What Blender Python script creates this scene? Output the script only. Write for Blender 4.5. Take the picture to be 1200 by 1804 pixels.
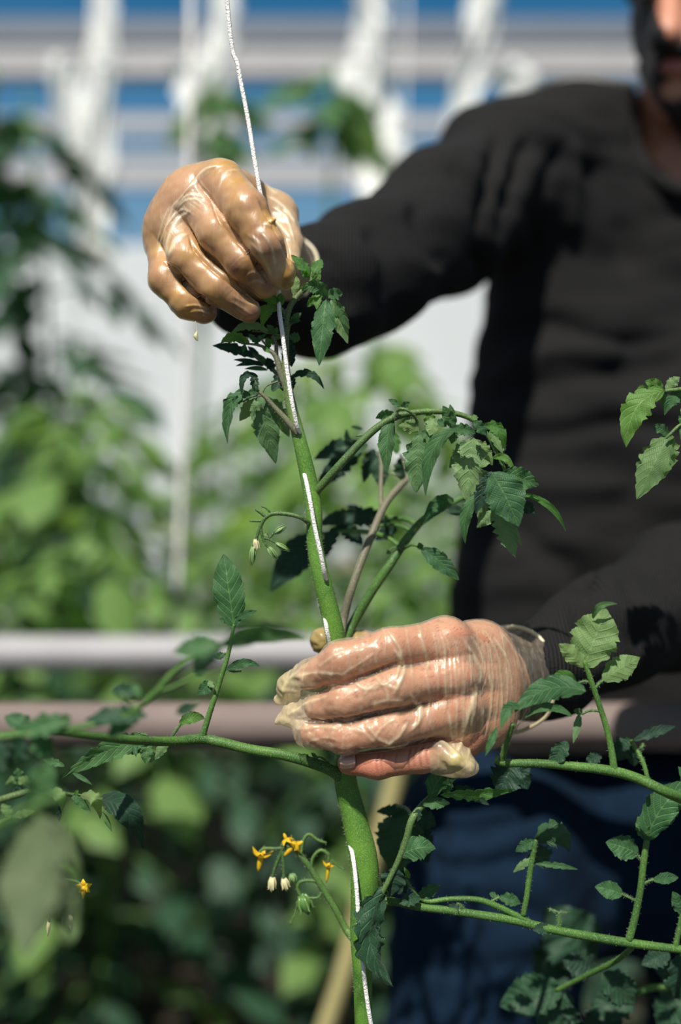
import bpy, math, random
import numpy as np
from mathutils import Vector, noise as mnoise
for o in list(bpy.data.objects): bpy.data.objects.remove(o)
C = bpy.context.scene.collection
SC = bpy.context.scene
# ------------------------------------------------------------------ camera, light, exposure
H = 1.15                      # eye height of the camera above the soil
K = 24.0 / 39.0 / 1200.0      # metres per photo pixel at one metre
cd = bpy.data.cameras.new('camera'); cam = bpy.data.objects.new('camera', cd); C.objects.link(cam)
cam.location = (0, 0, H); cam.rotation_euler = (math.pi/2, 0, 0)
cd.sensor_fit = 'HORIZONTAL'; cd.sensor_width = 24; cd.lens = 39; cd.clip_start = 0.05
cd.dof.use_dof = True; cd.dof.focus_distance = 0.640; cd.dof.aperture_fstop = 2.1
SC.camera = cam
SC.view_settings.view_transform = 'Standard'; SC.view_settings.look = 'None'
SC.view_settings.gamma = 1; SC.view_settings.use_curve_mapping = False
SC.view_settings.exposure = 0.0
SUN_DIR = Vector((-0.17, -0.56, 0.81))         # towards the sun
sd = bpy.data.lights.new('sun', 'SUN'); sd.energy = 6.3; sd.angle = math.radians(0.9); sd.color = (1, .955, .88)
sun = bpy.data.objects.new('sun', sd); C.objects.link(sun)
sun.rotation_euler = SUN_DIR.to_track_quat('Z', 'Y').to_euler()
W = bpy.data.worlds.new('world'); SC.world = W; W.use_nodes = True
nt = W.node_tree; nt.nodes.clear()
tc = nt.nodes.new('ShaderNodeTexCoord'); sp = nt.nodes.new('ShaderNodeSeparateXYZ'); rp = nt.nodes.new('ShaderNodeValToRGB')
bgn = nt.nodes.new('ShaderNodeBackground'); ow = nt.nodes.new('ShaderNodeOutputWorld')
nt.links.new(tc.outputs['Generated'], sp.inputs[0]); nt.links.new(sp.outputs[2], rp.inputs[0])
nt.links.new(rp.outputs[0], bgn.inputs[0]); nt.links.new(bgn.outputs[0], ow.inputs[0])
er = rp.color_ramp; er.elements[0].position = 0.0; er.elements[0].color = (.30, .36, .40, 1)
er.elements[1].position = 1.0; er.elements[1].color = (.36, .38, .38, 1)
for p_, c_ in ((.16, (.33, .47, .60)), (.27, (.17, .37, .58)), (.36, (.055, .23, .45)), (.45, (.02, .15, .34)), (.58, (.33, .37, .40))):
    e = er.elements.new(p_); e.color = c_ + (1,)
bgn.inputs[1].default_value = 0.82

# ------------------------------------------------------------------ helpers
def P(px, py, d): return Vector(((px-600)*K*d, d, H+(902-py)*K*d))
def tag(o, label=None, cat=None, group=None, kind=None):
    if label: o['label'] = label
    if cat: o['category'] = cat
    if group: o['group'] = group
    if kind: o['kind'] = kind
    return o
def empty(name, loc=(0, 0, 0)):
    o = bpy.data.objects.new(name, None); C.objects.link(o); o.location = loc
    o.empty_display_size = .05
    return o
def link(name, me, mat=None, parent=None):
    o = bpy.data.objects.new(name, me); C.objects.link(o)
    if mat: me.materials.append(mat)
    if parent:
        o.parent = parent
        p = parent; off = Vector((0, 0, 0))
        while p: off += p.location; p = p.parent
        o.location = -off       # mesh data is in world space
    return o
def mesh(name, V, F, mat=None, parent=None, smooth=True, uv=None, attrs=None, smat=None):
    me = bpy.data.meshes.new(name)
    V = np.asarray(V, dtype=np.float32).reshape(-1, 3)
    if isinstance(F, np.ndarray):
        n = F.shape[1]; me.vertices.add(len(V)); me.vertices.foreach_set('co', V.ravel())
        me.loops.add(F.size); me.loops.foreach_set('vertex_index', F.ravel().astype(np.int32))
        me.polygons.add(len(F)); me.polygons.foreach_set('loop_start', np.arange(0, F.size, n, dtype=np.int32))
        me.update(calc_edges=True)
    else:
        me.from_pydata([tuple(map(float, v)) for v in V], [], F)
    me.validate()
    me.polygons.foreach_set('use_smooth', np.full(len(me.polygons), smooth))
    if uv is not None:
        ul = me.uv_layers.new(name='UVMap'); li = np.empty(len(me.loops), dtype=np.int32)
        me.loops.foreach_get('vertex_index', li)
        ul.data.foreach_set('uv', np.asarray(uv, dtype=np.float32)[li].ravel())
    for k, a in (attrs or {}).items():
        at = me.attributes.new(k, 'FLOAT', 'POINT'); at.data.foreach_set('value', np.asarray(a, dtype=np.float32))
    if smat is not None: me.polygons.foreach_set('material_index', np.asarray(smat, dtype=np.int32))
    return link(name, me, mat, parent)
class MB:
    def __init__(s): s.V = []; s.F = []; s.UV = []
    def grid(s, pts, uvs, closed=False):
        n = len(pts); m = len(pts[0]); b = len(s.V)
        for r in pts: s.V += [tuple(p) for p in r]
        for r in uvs: s.UV += r
        for i in range(n-1):
            for j in range(m if closed else m-1):
                j2 = (j+1) % m
                s.F.append((b+i*m+j, b+i*m+j2, b+(i+1)*m+j2, b+(i+1)*m+j))
    def tube(s, pts, rad, seg=10, cap=True):
        pts = [Vector(p) for p in pts]; n = len(pts)
        if not hasattr(rad, '__len__'): rad = [rad]*n
        t0 = (pts[1]-pts[0]).normalized(); a = t0.orthogonal().normalized(); b = len(s.V)
        for i in range(n):
            t = (pts[min(i+1, n-1)]-pts[max(i-1, 0)]).normalized()
            a = (a-t*a.dot(t)).normalized(); c = t.cross(a)
            for j in range(seg):
                th = 2*math.pi*j/seg
                s.V.append(tuple(pts[i]+(a*math.cos(th)+c*math.sin(th))*rad[i])); s.UV.append((j/seg, i/n))
        for i in range(n-1):
            for j in range(seg):
                j2 = (j+1) % seg
                s.F.append((b+i*seg+j, b+i*seg+j2, b+(i+1)*seg+j2, b+(i+1)*seg+j))
        if cap:
            for i, rev in ((0, 1), (n-1, 0)):
                t = (pts[min(i+1, n-1)]-pts[max(i-1, 0)]).normalized()*(-1 if rev else 1)
                s.V.append(tuple(pts[i]+t*rad[i]*.5)); s.UV.append((.5, i/n)); q = len(s.V)-1
                for j in range(seg):
                    j2 = (j+1) % seg; f = (b+i*seg+j, b+i*seg+j2, q)
                    s.F.append(f[::-1] if rev else f)
    def box(s, c, h):
        b = len(s.V)
        for x in (-1, 1):
            for y in (-1, 1):
                for z in (-1, 1): s.V.append((c[0]+x*h[0], c[1]+y*h[1], c[2]+z*h[2])); s.UV.append((x*.5+.5, z*.5+.5))
        s.F += [tuple(b+i for i in f) for f in ((0, 1, 3, 2), (4, 6, 7, 5), (0, 4, 5, 1), (2, 3, 7, 6), (0, 2, 6, 4), (1, 5, 7, 3))]
    def build(s, name, mat, parent=None, smooth=True):
        return mesh(name, s.V, s.F, mat, parent, smooth, s.UV)
def spline(pts, n=6):
    """Catmull-Rom through tuples of any length"""
    A = np.array(pts, dtype=float); out = []
    m = len(A)
    if m == 2: return [A[0]+(A[1]-A[0])*t for t in np.linspace(0, 1, n+1)]
    for i in range(m-1):
        p0 = A[max(i-1, 0)]; p1 = A[i]; p2 = A[i+1]; p3 = A[min(i+2, m-1)]
        for k in range(n):
            t = k/n
            out.append(.5*((2*p1)+(-p0+p2)*t+(2*p0-5*p1+4*p2-p3)*t*t+(-p0+3*p1-3*p2+p3)*t**3))
    out.append(A[-1]); return out
def path3(pts, n=6):
    """(px,py,d,rpx) -> world points and radii"""
    s = spline(pts, n); return [P(q[0], q[1], q[2]) for q in s], [q[3]*K*q[2] for q in s]

# ------------------------------------------------------------------ materials
def newmat(name):
    m = bpy.data.materials.new(name); m.use_nodes = True; n = m.node_tree; n.nodes.clear(); return m, n
class N:
    def __init__(s, nt): s.nt = nt
    def __call__(s, t, **kw):
        n = s.nt.nodes.new('ShaderNode'+t)
        for k, v in kw.items():
            if k.startswith('i_'):
                key = k[2:].replace('_', ' ')
                inp = n.inputs[int(key)] if key.isdigit() else n.inputs[key]
                if hasattr(v, 'bl_rna') or isinstance(v, bpy.types.NodeSocket): s.nt.links.new(v, inp)
                else: inp.default_value = v
            else: setattr(n, k, v)
        return n
def mixc(g, f, a, b, bt='MIX'):
    n = g('Mix', data_type='RGBA', blend_type=bt)
    for i, v in ((0, f), (6, a), (7, b)):
        if isinstance(v, bpy.types.NodeSocket): g.nt.links.new(v, n.inputs[i])
        else: n.inputs[i].default_value = v if i == 0 or len(v) == 4 else tuple(v)+(1,)
    return n.outputs[2]
def ramp(g, x, stops):
    r = g('ValToRGB', i_0=x); e = r.color_ramp
    while len(e.elements) < len(stops): e.elements.new(.5)
    for k, (p, c) in enumerate(stops):
        e.elements[k].position = p; e.elements[k].color = (c, c, c, 1) if not hasattr(c, '__len__') else tuple(c)+(1,)
    return r.outputs[0]
def math_(g, op, a, b=0.0, c=0.0):
    n = g('Math', operation=op)
    for i, v in ((0, a), (1, b), (2, c)):
        if isinstance(v, bpy.types.NodeSocket): g.nt.links.new(v, n.inputs[i])
        else: n.inputs[i].default_value = v
    return n.outputs[0]
def simple(name, col, rough=.6, var=.25, scale=40., bump=.0, metallic=0., sheen=0., spec=.5, trans=0.):
    m, nt_ = newmat(name); g = N(nt_)
    t = g('TexCoord'); nz = g('TexNoise', i_Vector=t.outputs['Object'], i_Scale=scale, i_Detail=4.)
    c = mixc(g, nz.outputs[0], [x*(1-var) for x in col], [min(1, x*(1+var)) for x in col])
    b = g('BsdfPrincipled', i_Base_Color=c, i_Roughness=rough, i_Metallic=metallic)
    b.inputs['Specular IOR Level'].default_value = spec; b.inputs['Sheen Weight'].default_value = sheen
    if bump: b2 = g('Bump', i_Height=nz.outputs[0], i_Strength=bump, i_Distance=.002); nt_.links.new(b2.outputs[0], b.inputs['Normal'])
    out = b.outputs[0]
    if trans:
        tr = g('BsdfTranslucent', i_Color=c); mx = g('MixShader', i_0=trans); nt_.links.new(out, mx.inputs[1]); nt_.links.new(tr.outputs[0], mx.inputs[2]); out = mx.outputs[0]
    g('OutputMaterial', i_Surface=out); return m
def leafmat(name, top, under, vein, trans=.3, rough=.5, veinbump=1.0, hue=.25):
    m, nt_ = newmat(name); g = N(nt_)
    uvn = g('UVMap'); s = g('SeparateXYZ', i_0=uvn.outputs[0]); u = s.outputs[0]; v = s.outputs[1]
    av = math_(g, 'ABSOLUTE', v)
    mid = math_(g, 'LESS_THAN', av, .035)
    # side veins: lines slanting towards the tip
    q = math_(g, 'SUBTRACT', math_(g, 'MULTIPLY', u, 8.0), math_(g, 'MULTIPLY', av, 1.6))
    tri = math_(g, 'ABSOLUTE', math_(g, 'SUBTRACT', math_(g, 'FRACT', q), .5))
    side = ramp(g, tri, ((0, 1), (.07, .8), (.13, .0)))
    q2 = math_(g, 'ADD', math_(g, 'MULTIPLY', u, 17.0), math_(g, 'MULTIPLY', av, 9.0))
    tri2 = math_(g, 'ABSOLUTE', math_(g, 'SUBTRACT', math_(g, 'FRACT', q2), .5))
    fine = ramp(g, tri2, ((0, .45), (.16, .0)))
    veins = math_(g, 'MAXIMUM', math_(g, 'MAXIMUM', mid, side), fine)
    t = g('TexCoord'); nz = g('TexNoise', i_Vector=t.outputs['Object'], i_Scale=90., i_Detail=3.)
    nz2 = g('TexNoise', i_Vector=t.outputs['Object'], i_Scale=900., i_Detail=2.)
    oi = g('ObjectInfo')
    geo = g('NewGeometry')
    base = mixc(g, geo.outputs['Backfacing'], top, under)
    base = mixc(g, veins, base, mixc(g, .5, base, vein))
    lo = mixc(g, 1.0, base, (.62, .66, .62), 'MULTIPLY')
    base = mixc(g, nz.outputs[0], lo, base)
    hs = g('HueSaturation', i_Color=base)
    nt_.links.new(math_(g, 'MULTIPLY_ADD', oi.outputs['Random'], hue*.14, .5-hue*.07), hs.inputs['Hue'])
    nt_.links.new(math_(g, 'MULTIPLY_ADD', oi.outputs['Random'], -hue*1.6, 1+hue*.8), hs.inputs['Value'])
    h = math_(g, 'ADD', math_(g, 'MULTIPLY', veins, -1.2), math_(g, 'MULTIPLY', nz2.outputs[0], .7))
    bp = g('Bump', i_Height=h, i_Strength=.55*veinbump, i_Distance=.0007)
    b = g('BsdfPrincipled', i_Base_Color=hs.outputs[0], i_Roughness=rough, i_Normal=bp.outputs[0])
    b.inputs['Sheen Weight'].default_value = .15; b.inputs['Sheen Roughness'].default_value = .4
    b.inputs['Specular IOR Level'].default_value = .35
    hs2 = g('HueSaturation', i_Color=hs.outputs[0], i_Saturation=1.25, i_Value=1.5, i_Hue=.485)
    tr = g('BsdfTranslucent', i_Color=hs2.outputs[0], i_Normal=bp.outputs[0])
    mx = g('MixShader', i_0=trans, i_1=b.outputs[0], i_2=tr.outputs[0])
    g('OutputMaterial', i_Surface=mx.outputs[0]); return m
M = {}
M['leaf'] = leafmat('tomato_leaf', (.055, .165, .055), (.20, .34, .14), (.20, .34, .12))
M['leaf_bright'] = leafmat('bright_tomato_leaf', (.12, .30, .06), (.24, .38, .14), (.32, .48, .18), trans=.45)  # bright young-leaf green; also stands in for sunlight at the growing tip
M['leaf_dark'] = leafmat('dark_tomato_leaf', (.018, .062, .032), (.042, .11, .045), (.06, .14, .07), trans=.2)  # dark leaf copy; stands in for shade low in the rows and lower right
M['leaf_back'] = leafmat('sun_painted_foliage', (.19, .34, .10), (.25, .40, .14), (.3, .46, .16), trans=.5, veinbump=.3, hue=.5)  # background leaf colour raised to stand in for stronger sunlight
M['leaf_pale'] = leafmat('pale_leaf_underside', (.14, .20, .10), (.18, .24, .12), (.22, .28, .15), trans=.45)
M['clip'] = simple('shiny_clip', (.9, .9, .88), .12, .05, 30, metallic=1.)
M['petal'] = simple('yellow_petal', (.75, .50, .02), .5, .2, 300, trans=.3)
M['petal_pale'] = simple('pale_petal', (.78, .72, .42), .5, .2, 300, trans=.3)
M['bud'] = simple('green_bud', (.16, .27, .09), .5, .3, 300)
M['fruit'] = simple('green_tomato_skin', (.10, .20, .05), .25, .2, 100)
M['hair'] = simple('plant_hair', (.42, .50, .36), .5, .1, 50, trans=.4)
def stemmat(name, c0, c1):
    m, nt_ = newmat(name); g = N(nt_)
    t = g('TexCoord'); nz = g('TexNoise', i_Vector=t.outputs['Object'], i_Scale=35., i_Detail=4.)
    nz2 = g('TexNoise', i_Vector=t.outputs['Object'], i_Scale=1500., i_Detail=2.)
    s = g('SeparateXYZ', i_0=t.outputs['Object'])
    # the young top of the plant is greyer and purplish
    pt = g('Attribute', attribute_name='purple')
    c = mixc(g, ramp(g, nz.outputs[0], ((.35, 0), (.65, 1))), c0, c1)
    c = mixc(g, pt.outputs['Fac'], c, mixc(g, nz.outputs[0], (.11, .12, .07), (.17, .12, .11)))
    c = mixc(g, ramp(g, nz2.outputs[0], ((.5, 0), (.75, .5))), c, (.33, .45, .15))
    bp = g('Bump', i_Height=nz2.outputs[0], i_Strength=.5, i_Distance=.0004)
    b = g('BsdfPrincipled', i_Base_Color=c, i_Roughness=.5, i_Normal=bp.outputs[0])
    b.inputs['Specular IOR Level'].default_value = .3
    b.inputs['Subsurface Weight'].default_value = .15; b.inputs['Subsurface Radius'].default_value = (.3, .6, .1); b.inputs['Subsurface Scale'].default_value = .003
    g('OutputMaterial', i_Surface=b.outputs[0]); return m
M['stem'] = stemmat('tomato_petiole', (.028, .088, .018), (.066, .16, .028))
M['stem_main'] = stemmat('tomato_stem', (.045, .14, .018), (.12, .27, .032))
def skinmat():
    m, nt_ = newmat('skin'); g = N(nt_)
    t = g('TexCoord'); nz = g('TexNoise', i_Vector=t.outputs['Object'], i_Scale=45., i_Detail=4.)
    nz2 = g('TexNoise', i_Vector=t.outputs['Object'], i_Scale=420., i_Detail=3.)
    vo = g('TexVoronoi', i_Vector=t.outputs['Object'], i_Scale=900.)
    c = mixc(g, ramp(g, nz.outputs[0], ((.35, 0), (.65, 1))), (.38, .175, .10), (.51, .26, .16))
    c = mixc(g, ramp(g, nz2.outputs[0], ((.4, 0), (.7, .35))), c, (.40, .13, .085))
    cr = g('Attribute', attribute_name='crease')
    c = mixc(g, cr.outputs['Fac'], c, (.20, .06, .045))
    rd = g('Attribute', attribute_name='redness')
    c = mixc(g, math_(g, 'MULTIPLY', rd.outputs['Fac'], .42), c, (.56, .15, .085))
    bp = g('Bump', i_Height=vo.outputs[0], i_Strength=.35, i_Distance=.0003)
    b = g('BsdfPrincipled', i_Base_Color=c, i_Roughness=.45, i_Normal=bp.outputs[0])
    b.inputs['Subsurface Weight'].default_value = .12; b.inputs['Subsurface Radius'].default_value = (1, .35, .2); b.inputs['Subsurface Scale'].default_value = .004
    g('OutputMaterial', i_Surface=b.outputs[0]); return m
M['skin'] = skinmat()
def glovemat(name, film, dense, a0, a1, stain, rough=.36):
    """thin vinyl: see-through where it lies flat, milky where it folds double"""
    m, nt_ = newmat(name); g = N(nt_)
    t = g('TexCoord'); nz = g('TexNoise', i_Vector=t.outputs['Object'], i_Scale=60., i_Detail=5.)
    mp = g('Mapping', i_Vector=t.outputs['Object']); mp.inputs['Scale'].default_value = (1.6, 1, .35)
    nz2 = g('TexNoise', i_Vector=mp.outputs[0], i_Scale=190., i_Detail=4.); nz2.inputs['Distortion'].default_value = .8
    nz3 = g('TexNoise', i_Vector=t.outputs['Object'], i_Scale=1400., i_Detail=2.)
    fo = g('Attribute', attribute_name='fold'); st = g('Attribute', attribute_name='stain')
    c = mixc(g, fo.outputs['Fac'], film, dense)
    c = mixc(g, math_(g, 'MULTIPLY', st.outputs['Fac'], ramp(g, nz.outputs[0], ((.3, .35), (.6, 1)))), c, stain)
    di = g('Attribute', attribute_name='dirt')
    c = mixc(g, math_(g, 'MULTIPLY', di.outputs['Fac'], ramp(g, nz2.outputs[0], ((.25, .35), (.6, 1)))), c, (.14, .07, .05))
    a = math_(g, 'MULTIPLY_ADD', fo.outputs['Fac'], a1-a0, a0)
    a = math_(g, 'ADD', a, math_(g, 'MULTIPLY', st.outputs['Fac'], .38))
    a = math_(g, 'ADD', a, math_(g, 'MULTIPLY', ramp(g, nz2.outputs[0], ((.5, 0), (.72, 1))), .16))
    lw = g('LayerWeight'); lw.inputs[0].default_value = .35
    a = math_(g, 'ADD', a, math_(g, 'MULTIPLY', lw.outputs['Facing'], .2))
    a = math_(g, 'MINIMUM', a, .93)
    h = math_(g, 'ADD', nz2.outputs[0], math_(g, 'MULTIPLY', nz3.outputs[0], .12))
    bp = g('Bump', i_Height=h, i_Strength=.45, i_Distance=.0006)
    b = g('BsdfPrincipled', i_Base_Color=c, i_Roughness=rough, i_Normal=bp.outputs[0], i_Alpha=1.0)
    gl = g('BsdfGlossy', i_Roughness=rough*.9, i_Normal=bp.outputs[0]); gl.inputs['Color'].default_value = (1, .97, .9, 1)
    tr = g('BsdfTransparent'); tr.inputs[0].default_value = (1, .985, .93, 1)
    mx = g('MixShader', i_0=a, i_1=tr.outputs[0], i_2=b.outputs[0])
    fr = g('Fresnel', i_IOR=1.45, i_Normal=bp.outputs[0])
    bk = g('NewGeometry')
    ff = math_(g, 'MULTIPLY', math_(g, 'MULTIPLY', fr.outputs[0], math_(g, 'SUBTRACT', 1.0, bk.outputs['Backfacing'])), .75)
    mx2 = g('MixShader', i_0=ff, i_1=mx.outputs[0], i_2=gl.outputs[0])
    g('OutputMaterial', i_Surface=mx2.outputs[0]); return m
M['glove_low'] = glovemat('vinyl_film', (.72, .56, .40), (.66, .56, .34), .11, .56, (.56, .44, .13))
M['glove_up'] = glovemat('stained_vinyl_film', (.60, .38, .19), (.80, .72, .52), .27, .64, (.52, .28, .06), .38)
M['rim'] = simple('rolled_vinyl_edge', (.62, .55, .38), .35, .15, 80)
def knit():
    m, nt_ = newmat('charcoal_knit'); g = N(nt_)
    t = g('TexCoord'); wv = g('TexWave', i_Vector=t.outputs['Object'], i_Scale=120., i_Distortion=1.5); nz = g('TexNoise', i_Vector=t.outputs['Object'], i_Scale=600., i_Detail=3.)
    nb = g('TexNoise', i_Vector=t.outputs['Object'], i_Scale=9., i_Detail=2.)
    c = mixc(g, nz.outputs[0], (.008, .0078, .008), (.019, .0185, .019))
    h = math_(g, 'ADD', wv.outputs['Fac'], nz.outputs[0])
    bp = g('Bump', i_Height=h, i_Strength=.6, i_Distance=.0015)
    b = g('BsdfPrincipled', i_Base_Color=c, i_Roughness=.85, i_Normal=bp.outputs[0])
    b.inputs['Specular IOR Level'].default_value = .12
    g('OutputMaterial', i_Surface=b.outputs[0]); return m
M['knit'] = knit()
M['denim'] = simple('navy_denim', (.004, .013, .028), .95, .5, 60, bump=.5, spec=.12)
M['hairdark'] = simple('black_hair', (.010, .007, .006), .6, .5, 400, bump=.8)
M['lips'] = simple('lips', (.42, .13, .11), .4, .15, 100)
M['nail'] = simple('fingernail', (.62, .36, .28), .25, .1, 100)
M['shoe'] = simple('shoe_rubber', (.03, .03, .03), .6)
M['twine'] = simple('white_twine', (.90, .87, .82), .8, .1, 900, bump=.8)
M['eye'] = simple('eye_white', (.7, .68, .65), .2)
# ------------------------------------------------------------------ implicit surfaces
class Field:
    def __init__(s, lo, hi, h):
        s.lo = np.array(lo, dtype=float); s.h = h
        s.n = np.ceil((np.array(hi)-s.lo)/h).astype(int)+1
        s.ax = [s.lo[i]+np.arange(s.n[i])*h for i in range(3)]
        s.F = np.full(s.n, .05, dtype=np.float32)
    def cone(s, a, ra, b, rb, k, F=None, flat=None):
        F = s.F if F is None else F
        a = np.array(a, dtype=float); b = np.array(b, dtype=float); m = max(ra, rb)+k+3*s.h
        lo = np.minimum(a, b)-m; hi = np.maximum(a, b)+m
        i0 = np.clip(np.floor((lo-s.lo)/s.h).astype(int), 0, s.n-1); i1 = np.clip(np.ceil((hi-s.lo)/s.h).astype(int)+1, 1, s.n)
        if np.any(i1 <= i0): return
        sl = tuple(slice(i0[i], i1[i]) for i in range(3))
        X = (s.ax[0][sl[0]]-a[0])[:, None, None]; Y = (s.ax[1][sl[1]]-a[1])[None, :, None]; Z = (s.ax[2][sl[2]]-a[2])[None, None, :]
        d = b-a; L = max(d.dot(d), 1e-12)
        t = np.clip((X*d[0]+Y*d[1]+Z*d[2])/L, 0, 1)
        D = np.sqrt((X-t*d[0])**2+(Y-t*d[1])**2+(Z-t*d[2])**2)-(ra+(rb-ra)*t)
        if k > 0:
            q = np.maximum(k-np.abs(F[sl]-D), 0)/k
            F[sl] = np.minimum(F[sl], D)-q*q*k*.25
        else: F[sl] = np.minimum(F[sl], D)
    def chain(s, pts, k, F=None):
        """pts: (px,py,d,rpx)"""
        for p, q in zip(pts[:-1], pts[1:]):
            s.cone(P(*p[:3]), p[3]*K*p[2], P(*q[:3]), q[3]*K*q[2], k, F)
    def cut(s, p, n, F=None):
        """remove the side n points to"""
        F = s.F if F is None else F
        D = ((s.ax[0]-p[0])*n[0])[:, None, None]+((s.ax[1]-p[1])*n[1])[None, :, None]+((s.ax[2]-p[2])*n[2])[None, None, :]
        np.maximum(F, D, out=F)
def smin(a, b, k):
    q = np.maximum(k-np.abs(a-b), 0)/k
    return np.minimum(a, b)-q*q*k*.25
def nets(F, lo, h, iso=0.0, smooth=2):
    F = F-iso; nx, ny, nz = F.shape; S = F < 0
    c = np.zeros((nx-1, ny-1, nz-1), dtype=np.int8)
    for i in (0, 1):
        for j in (0, 1):
            for k in (0, 1): c += S[i:nx-1+i, j:ny-1+j, k:nz-1+k]
    act = (c > 0) & (c < 8); idx = np.full(act.shape, -1, dtype=np.int64); cells = np.argwhere(act)
    idx[act] = np.arange(len(cells))
    pos = np.zeros((len(cells), 3)); cnt = np.zeros(len(cells))
    cor = [(i, j, k) for i in (0, 1) for j in (0, 1) for k in (0, 1)]
    for a in cor:
        for ax in range(3):
            if a[ax]: continue
            b = list(a); b[ax] = 1
            fa = F[cells[:, 0]+a[0], cells[:, 1]+a[1], cells[:, 2]+a[2]]; fb = F[cells[:, 0]+b[0], cells[:, 1]+b[1], cells[:, 2]+b[2]]
            m = (fa < 0) != (fb < 0); t = np.where(m, fa/np.where(fa-fb == 0, 1, fa-fb), 0)
            q = np.tile(np.array(a, dtype=float), (len(cells), 1)); q[:, ax] += t
            pos[m] += q[m]; cnt[m] += 1
    V = (cells+pos/cnt[:, None])*h+np.array(lo)
    Q = []
    for ax in range(3):
        o = [x for x in range(3) if x != ax]
        A = S.take(range(0, S.shape[ax]-1), ax); B = S.take(range(1, S.shape[ax]), ax)
        e = np.argwhere(A != B)
        e = e[(e[:, o[0]] > 0) & (e[:, o[1]] > 0) & (e[:, o[0]] < S.shape[o[0]]-1) & (e[:, o[1]] < S.shape[o[1]]-1)]
        def at(d0, d1):
            r = e.copy(); r[:, o[0]] -= d0; r[:, o[1]] -= d1; return idx[r[:, 0], r[:, 1], r[:, 2]]
        q = np.stack([at(1, 1), at(0, 1), at(0, 0), at(1, 0)], 1)
        ins = A[e[:, 0], e[:, 1], e[:, 2]]
        if ax == 1: ins = ~ins
        q[~ins] = q[~ins][:, ::-1]; Q.append(q)
    Q = np.concatenate(Q)
    for _ in range(smooth): V = relax(V, Q)
    return V, Q
def relax(V, Q, f=.5):
    acc = np.zeros_like(V); n = np.zeros(len(V))
    for k in range(4):
        a = Q[:, k]; b = Q[:, (k+1) % 4]
        np.add.at(acc, a, V[b]); np.add.at(n, a, 1)
        np.add.at(acc, b, V[a]); np.add.at(n, b, 1)
    return V*(1-f)+acc/np.maximum(n, 1)[:, None]*f
def normals(V, Q):
    fn = np.cross(V[Q[:, 2]]-V[Q[:, 0]], V[Q[:, 3]]-V[Q[:, 1]]); N_ = np.zeros_like(V)
    for k in range(4): np.add.at(N_, Q[:, k], fn)
    return N_/np.maximum(np.linalg.norm(N_, axis=1), 1e-12)[:, None]
def proj(V): return 600+V[:, 0]/(K*V[:, 1]), 902-(V[:, 2]-H)/(K*V[:, 1])
def folds(V, Q, lst, dmax=None):
    """raise or press ridges along lines; (points px, width px, height mm, strength)"""
    Nn = normals(V, Q); sx, sy = proj(V); face = Nn[:, 1] < .25; disp = np.zeros(len(V)); att = np.zeros(len(V))
    for pts, w, hgt, st in lst:
        s = np.array(spline([p[:2] for p in pts], 6)); best = np.full(len(V), 1e9); tt = np.zeros(len(V)); m = len(s)-1
        bb = (sx > s[:, 0].min()-4*w) & (sx < s[:, 0].max()+4*w) & (sy > s[:, 1].min()-4*w) & (sy < s[:, 1].max()+4*w) & face
        if dmax: bb &= V[:, 1] < dmax
        ii = np.nonzero(bb)[0]
        if not len(ii): continue
        X = sx[ii]; Y = sy[ii]; bd = np.full(len(ii), 1e9); bt = np.zeros(len(ii))
        for k in range(m):
            a = s[k]; d = s[k+1]-a; L = max(d.dot(d), 1e-9); t = np.clip(((X-a[0])*d[0]+(Y-a[1])*d[1])/L, 0, 1)
            q = np.hypot(X-a[0]-t*d[0], Y-a[1]-t*d[1]); u = q < bd; bd[u] = q[u]; bt[u] = (k+t[u])/m
        taper = np.clip(np.minimum(bt, 1-bt)*5, 0.15, 1)
        g = np.exp(-(bd/(w*(.4+.6*taper)))**2)*taper
        disp[ii] += g*hgt*.001; att[ii] = np.maximum(att[ii], g*st)
    return V+Nn*disp[:, None], att
def vnoise(V, scale, amp, seed=0.):
    return np.array([mnoise.noise(Vector((v[0]*scale+seed, v[1]*scale, v[2]*scale)))*amp for v in V])

# ------------------------------------------------------------------ hands
def hand(palm, fingers, wrist, ext, h, kp=.016, kf=.009):
    allp = palm+[p for f in fingers for p in [f]]+[wrist]+ext
    pts = [(P(*p[:3]), p[3]*K*p[2]) for c in allp for p in c]
    lo = np.min([np.array(p)-r for p, r in pts], axis=0)-.006; hi = np.max([np.array(p)+r for p, r in pts], axis=0)+.006
    fd = Field(lo, hi, h)
    for c in palm+[wrist]: fd.chain(c, kp)
    base = fd.F.copy(); outs = []
    for f in fingers:
        G = np.full(fd.n, .05, dtype=np.float32); fd.chain(f, .004, G); outs.append(smin(base, G, kf))
    return fd, base, outs
# lower hand: his left, back of the hand to us, fingers round the stem
LP = [[(862, 1152, .668, 34), (785, 1130, .640, 37)], [(862, 1185, .665, 36), (795, 1190, .636, 38)],
      [(862, 1225, .665, 36), (803, 1250, .638, 37)], [(862, 1255, .668, 34), (815, 1300, .645, 31)],
      [(860, 1200, .692, 38), (770, 1190, .690, 38)], [(850, 1140, .66, 40), (860, 1270, .66, 40)]]
LF = [[(785, 1130, .636, 37), (690, 1141, .6245, 32), (600, 1166, .626, 33), (545, 1193, .636, 24)],
      [(795, 1190, .632, 36), (695, 1210, .6205, 34), (610, 1233, .625, 33), (560, 1247, .634, 24)],
      [(805, 1250, .634, 35), (695, 1281, .6225, 32), (610, 1298, .626, 28), (551, 1291, .635, 23)],
      [(815, 1302, .642, 30), (745, 1334, .632, 26), (665, 1347, .630, 24), (615, 1345, .634, 20)],
      [(850, 1200, .695, 34), (740, 1160, .696, 28), (640, 1140, .688, 25), (570, 1129, .678, 22)]]
LW = [(860, 1195, .676, 52), (930, 1190, .700, 38), (1010, 1172, .745, 34)]
H0 = .00075
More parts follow.
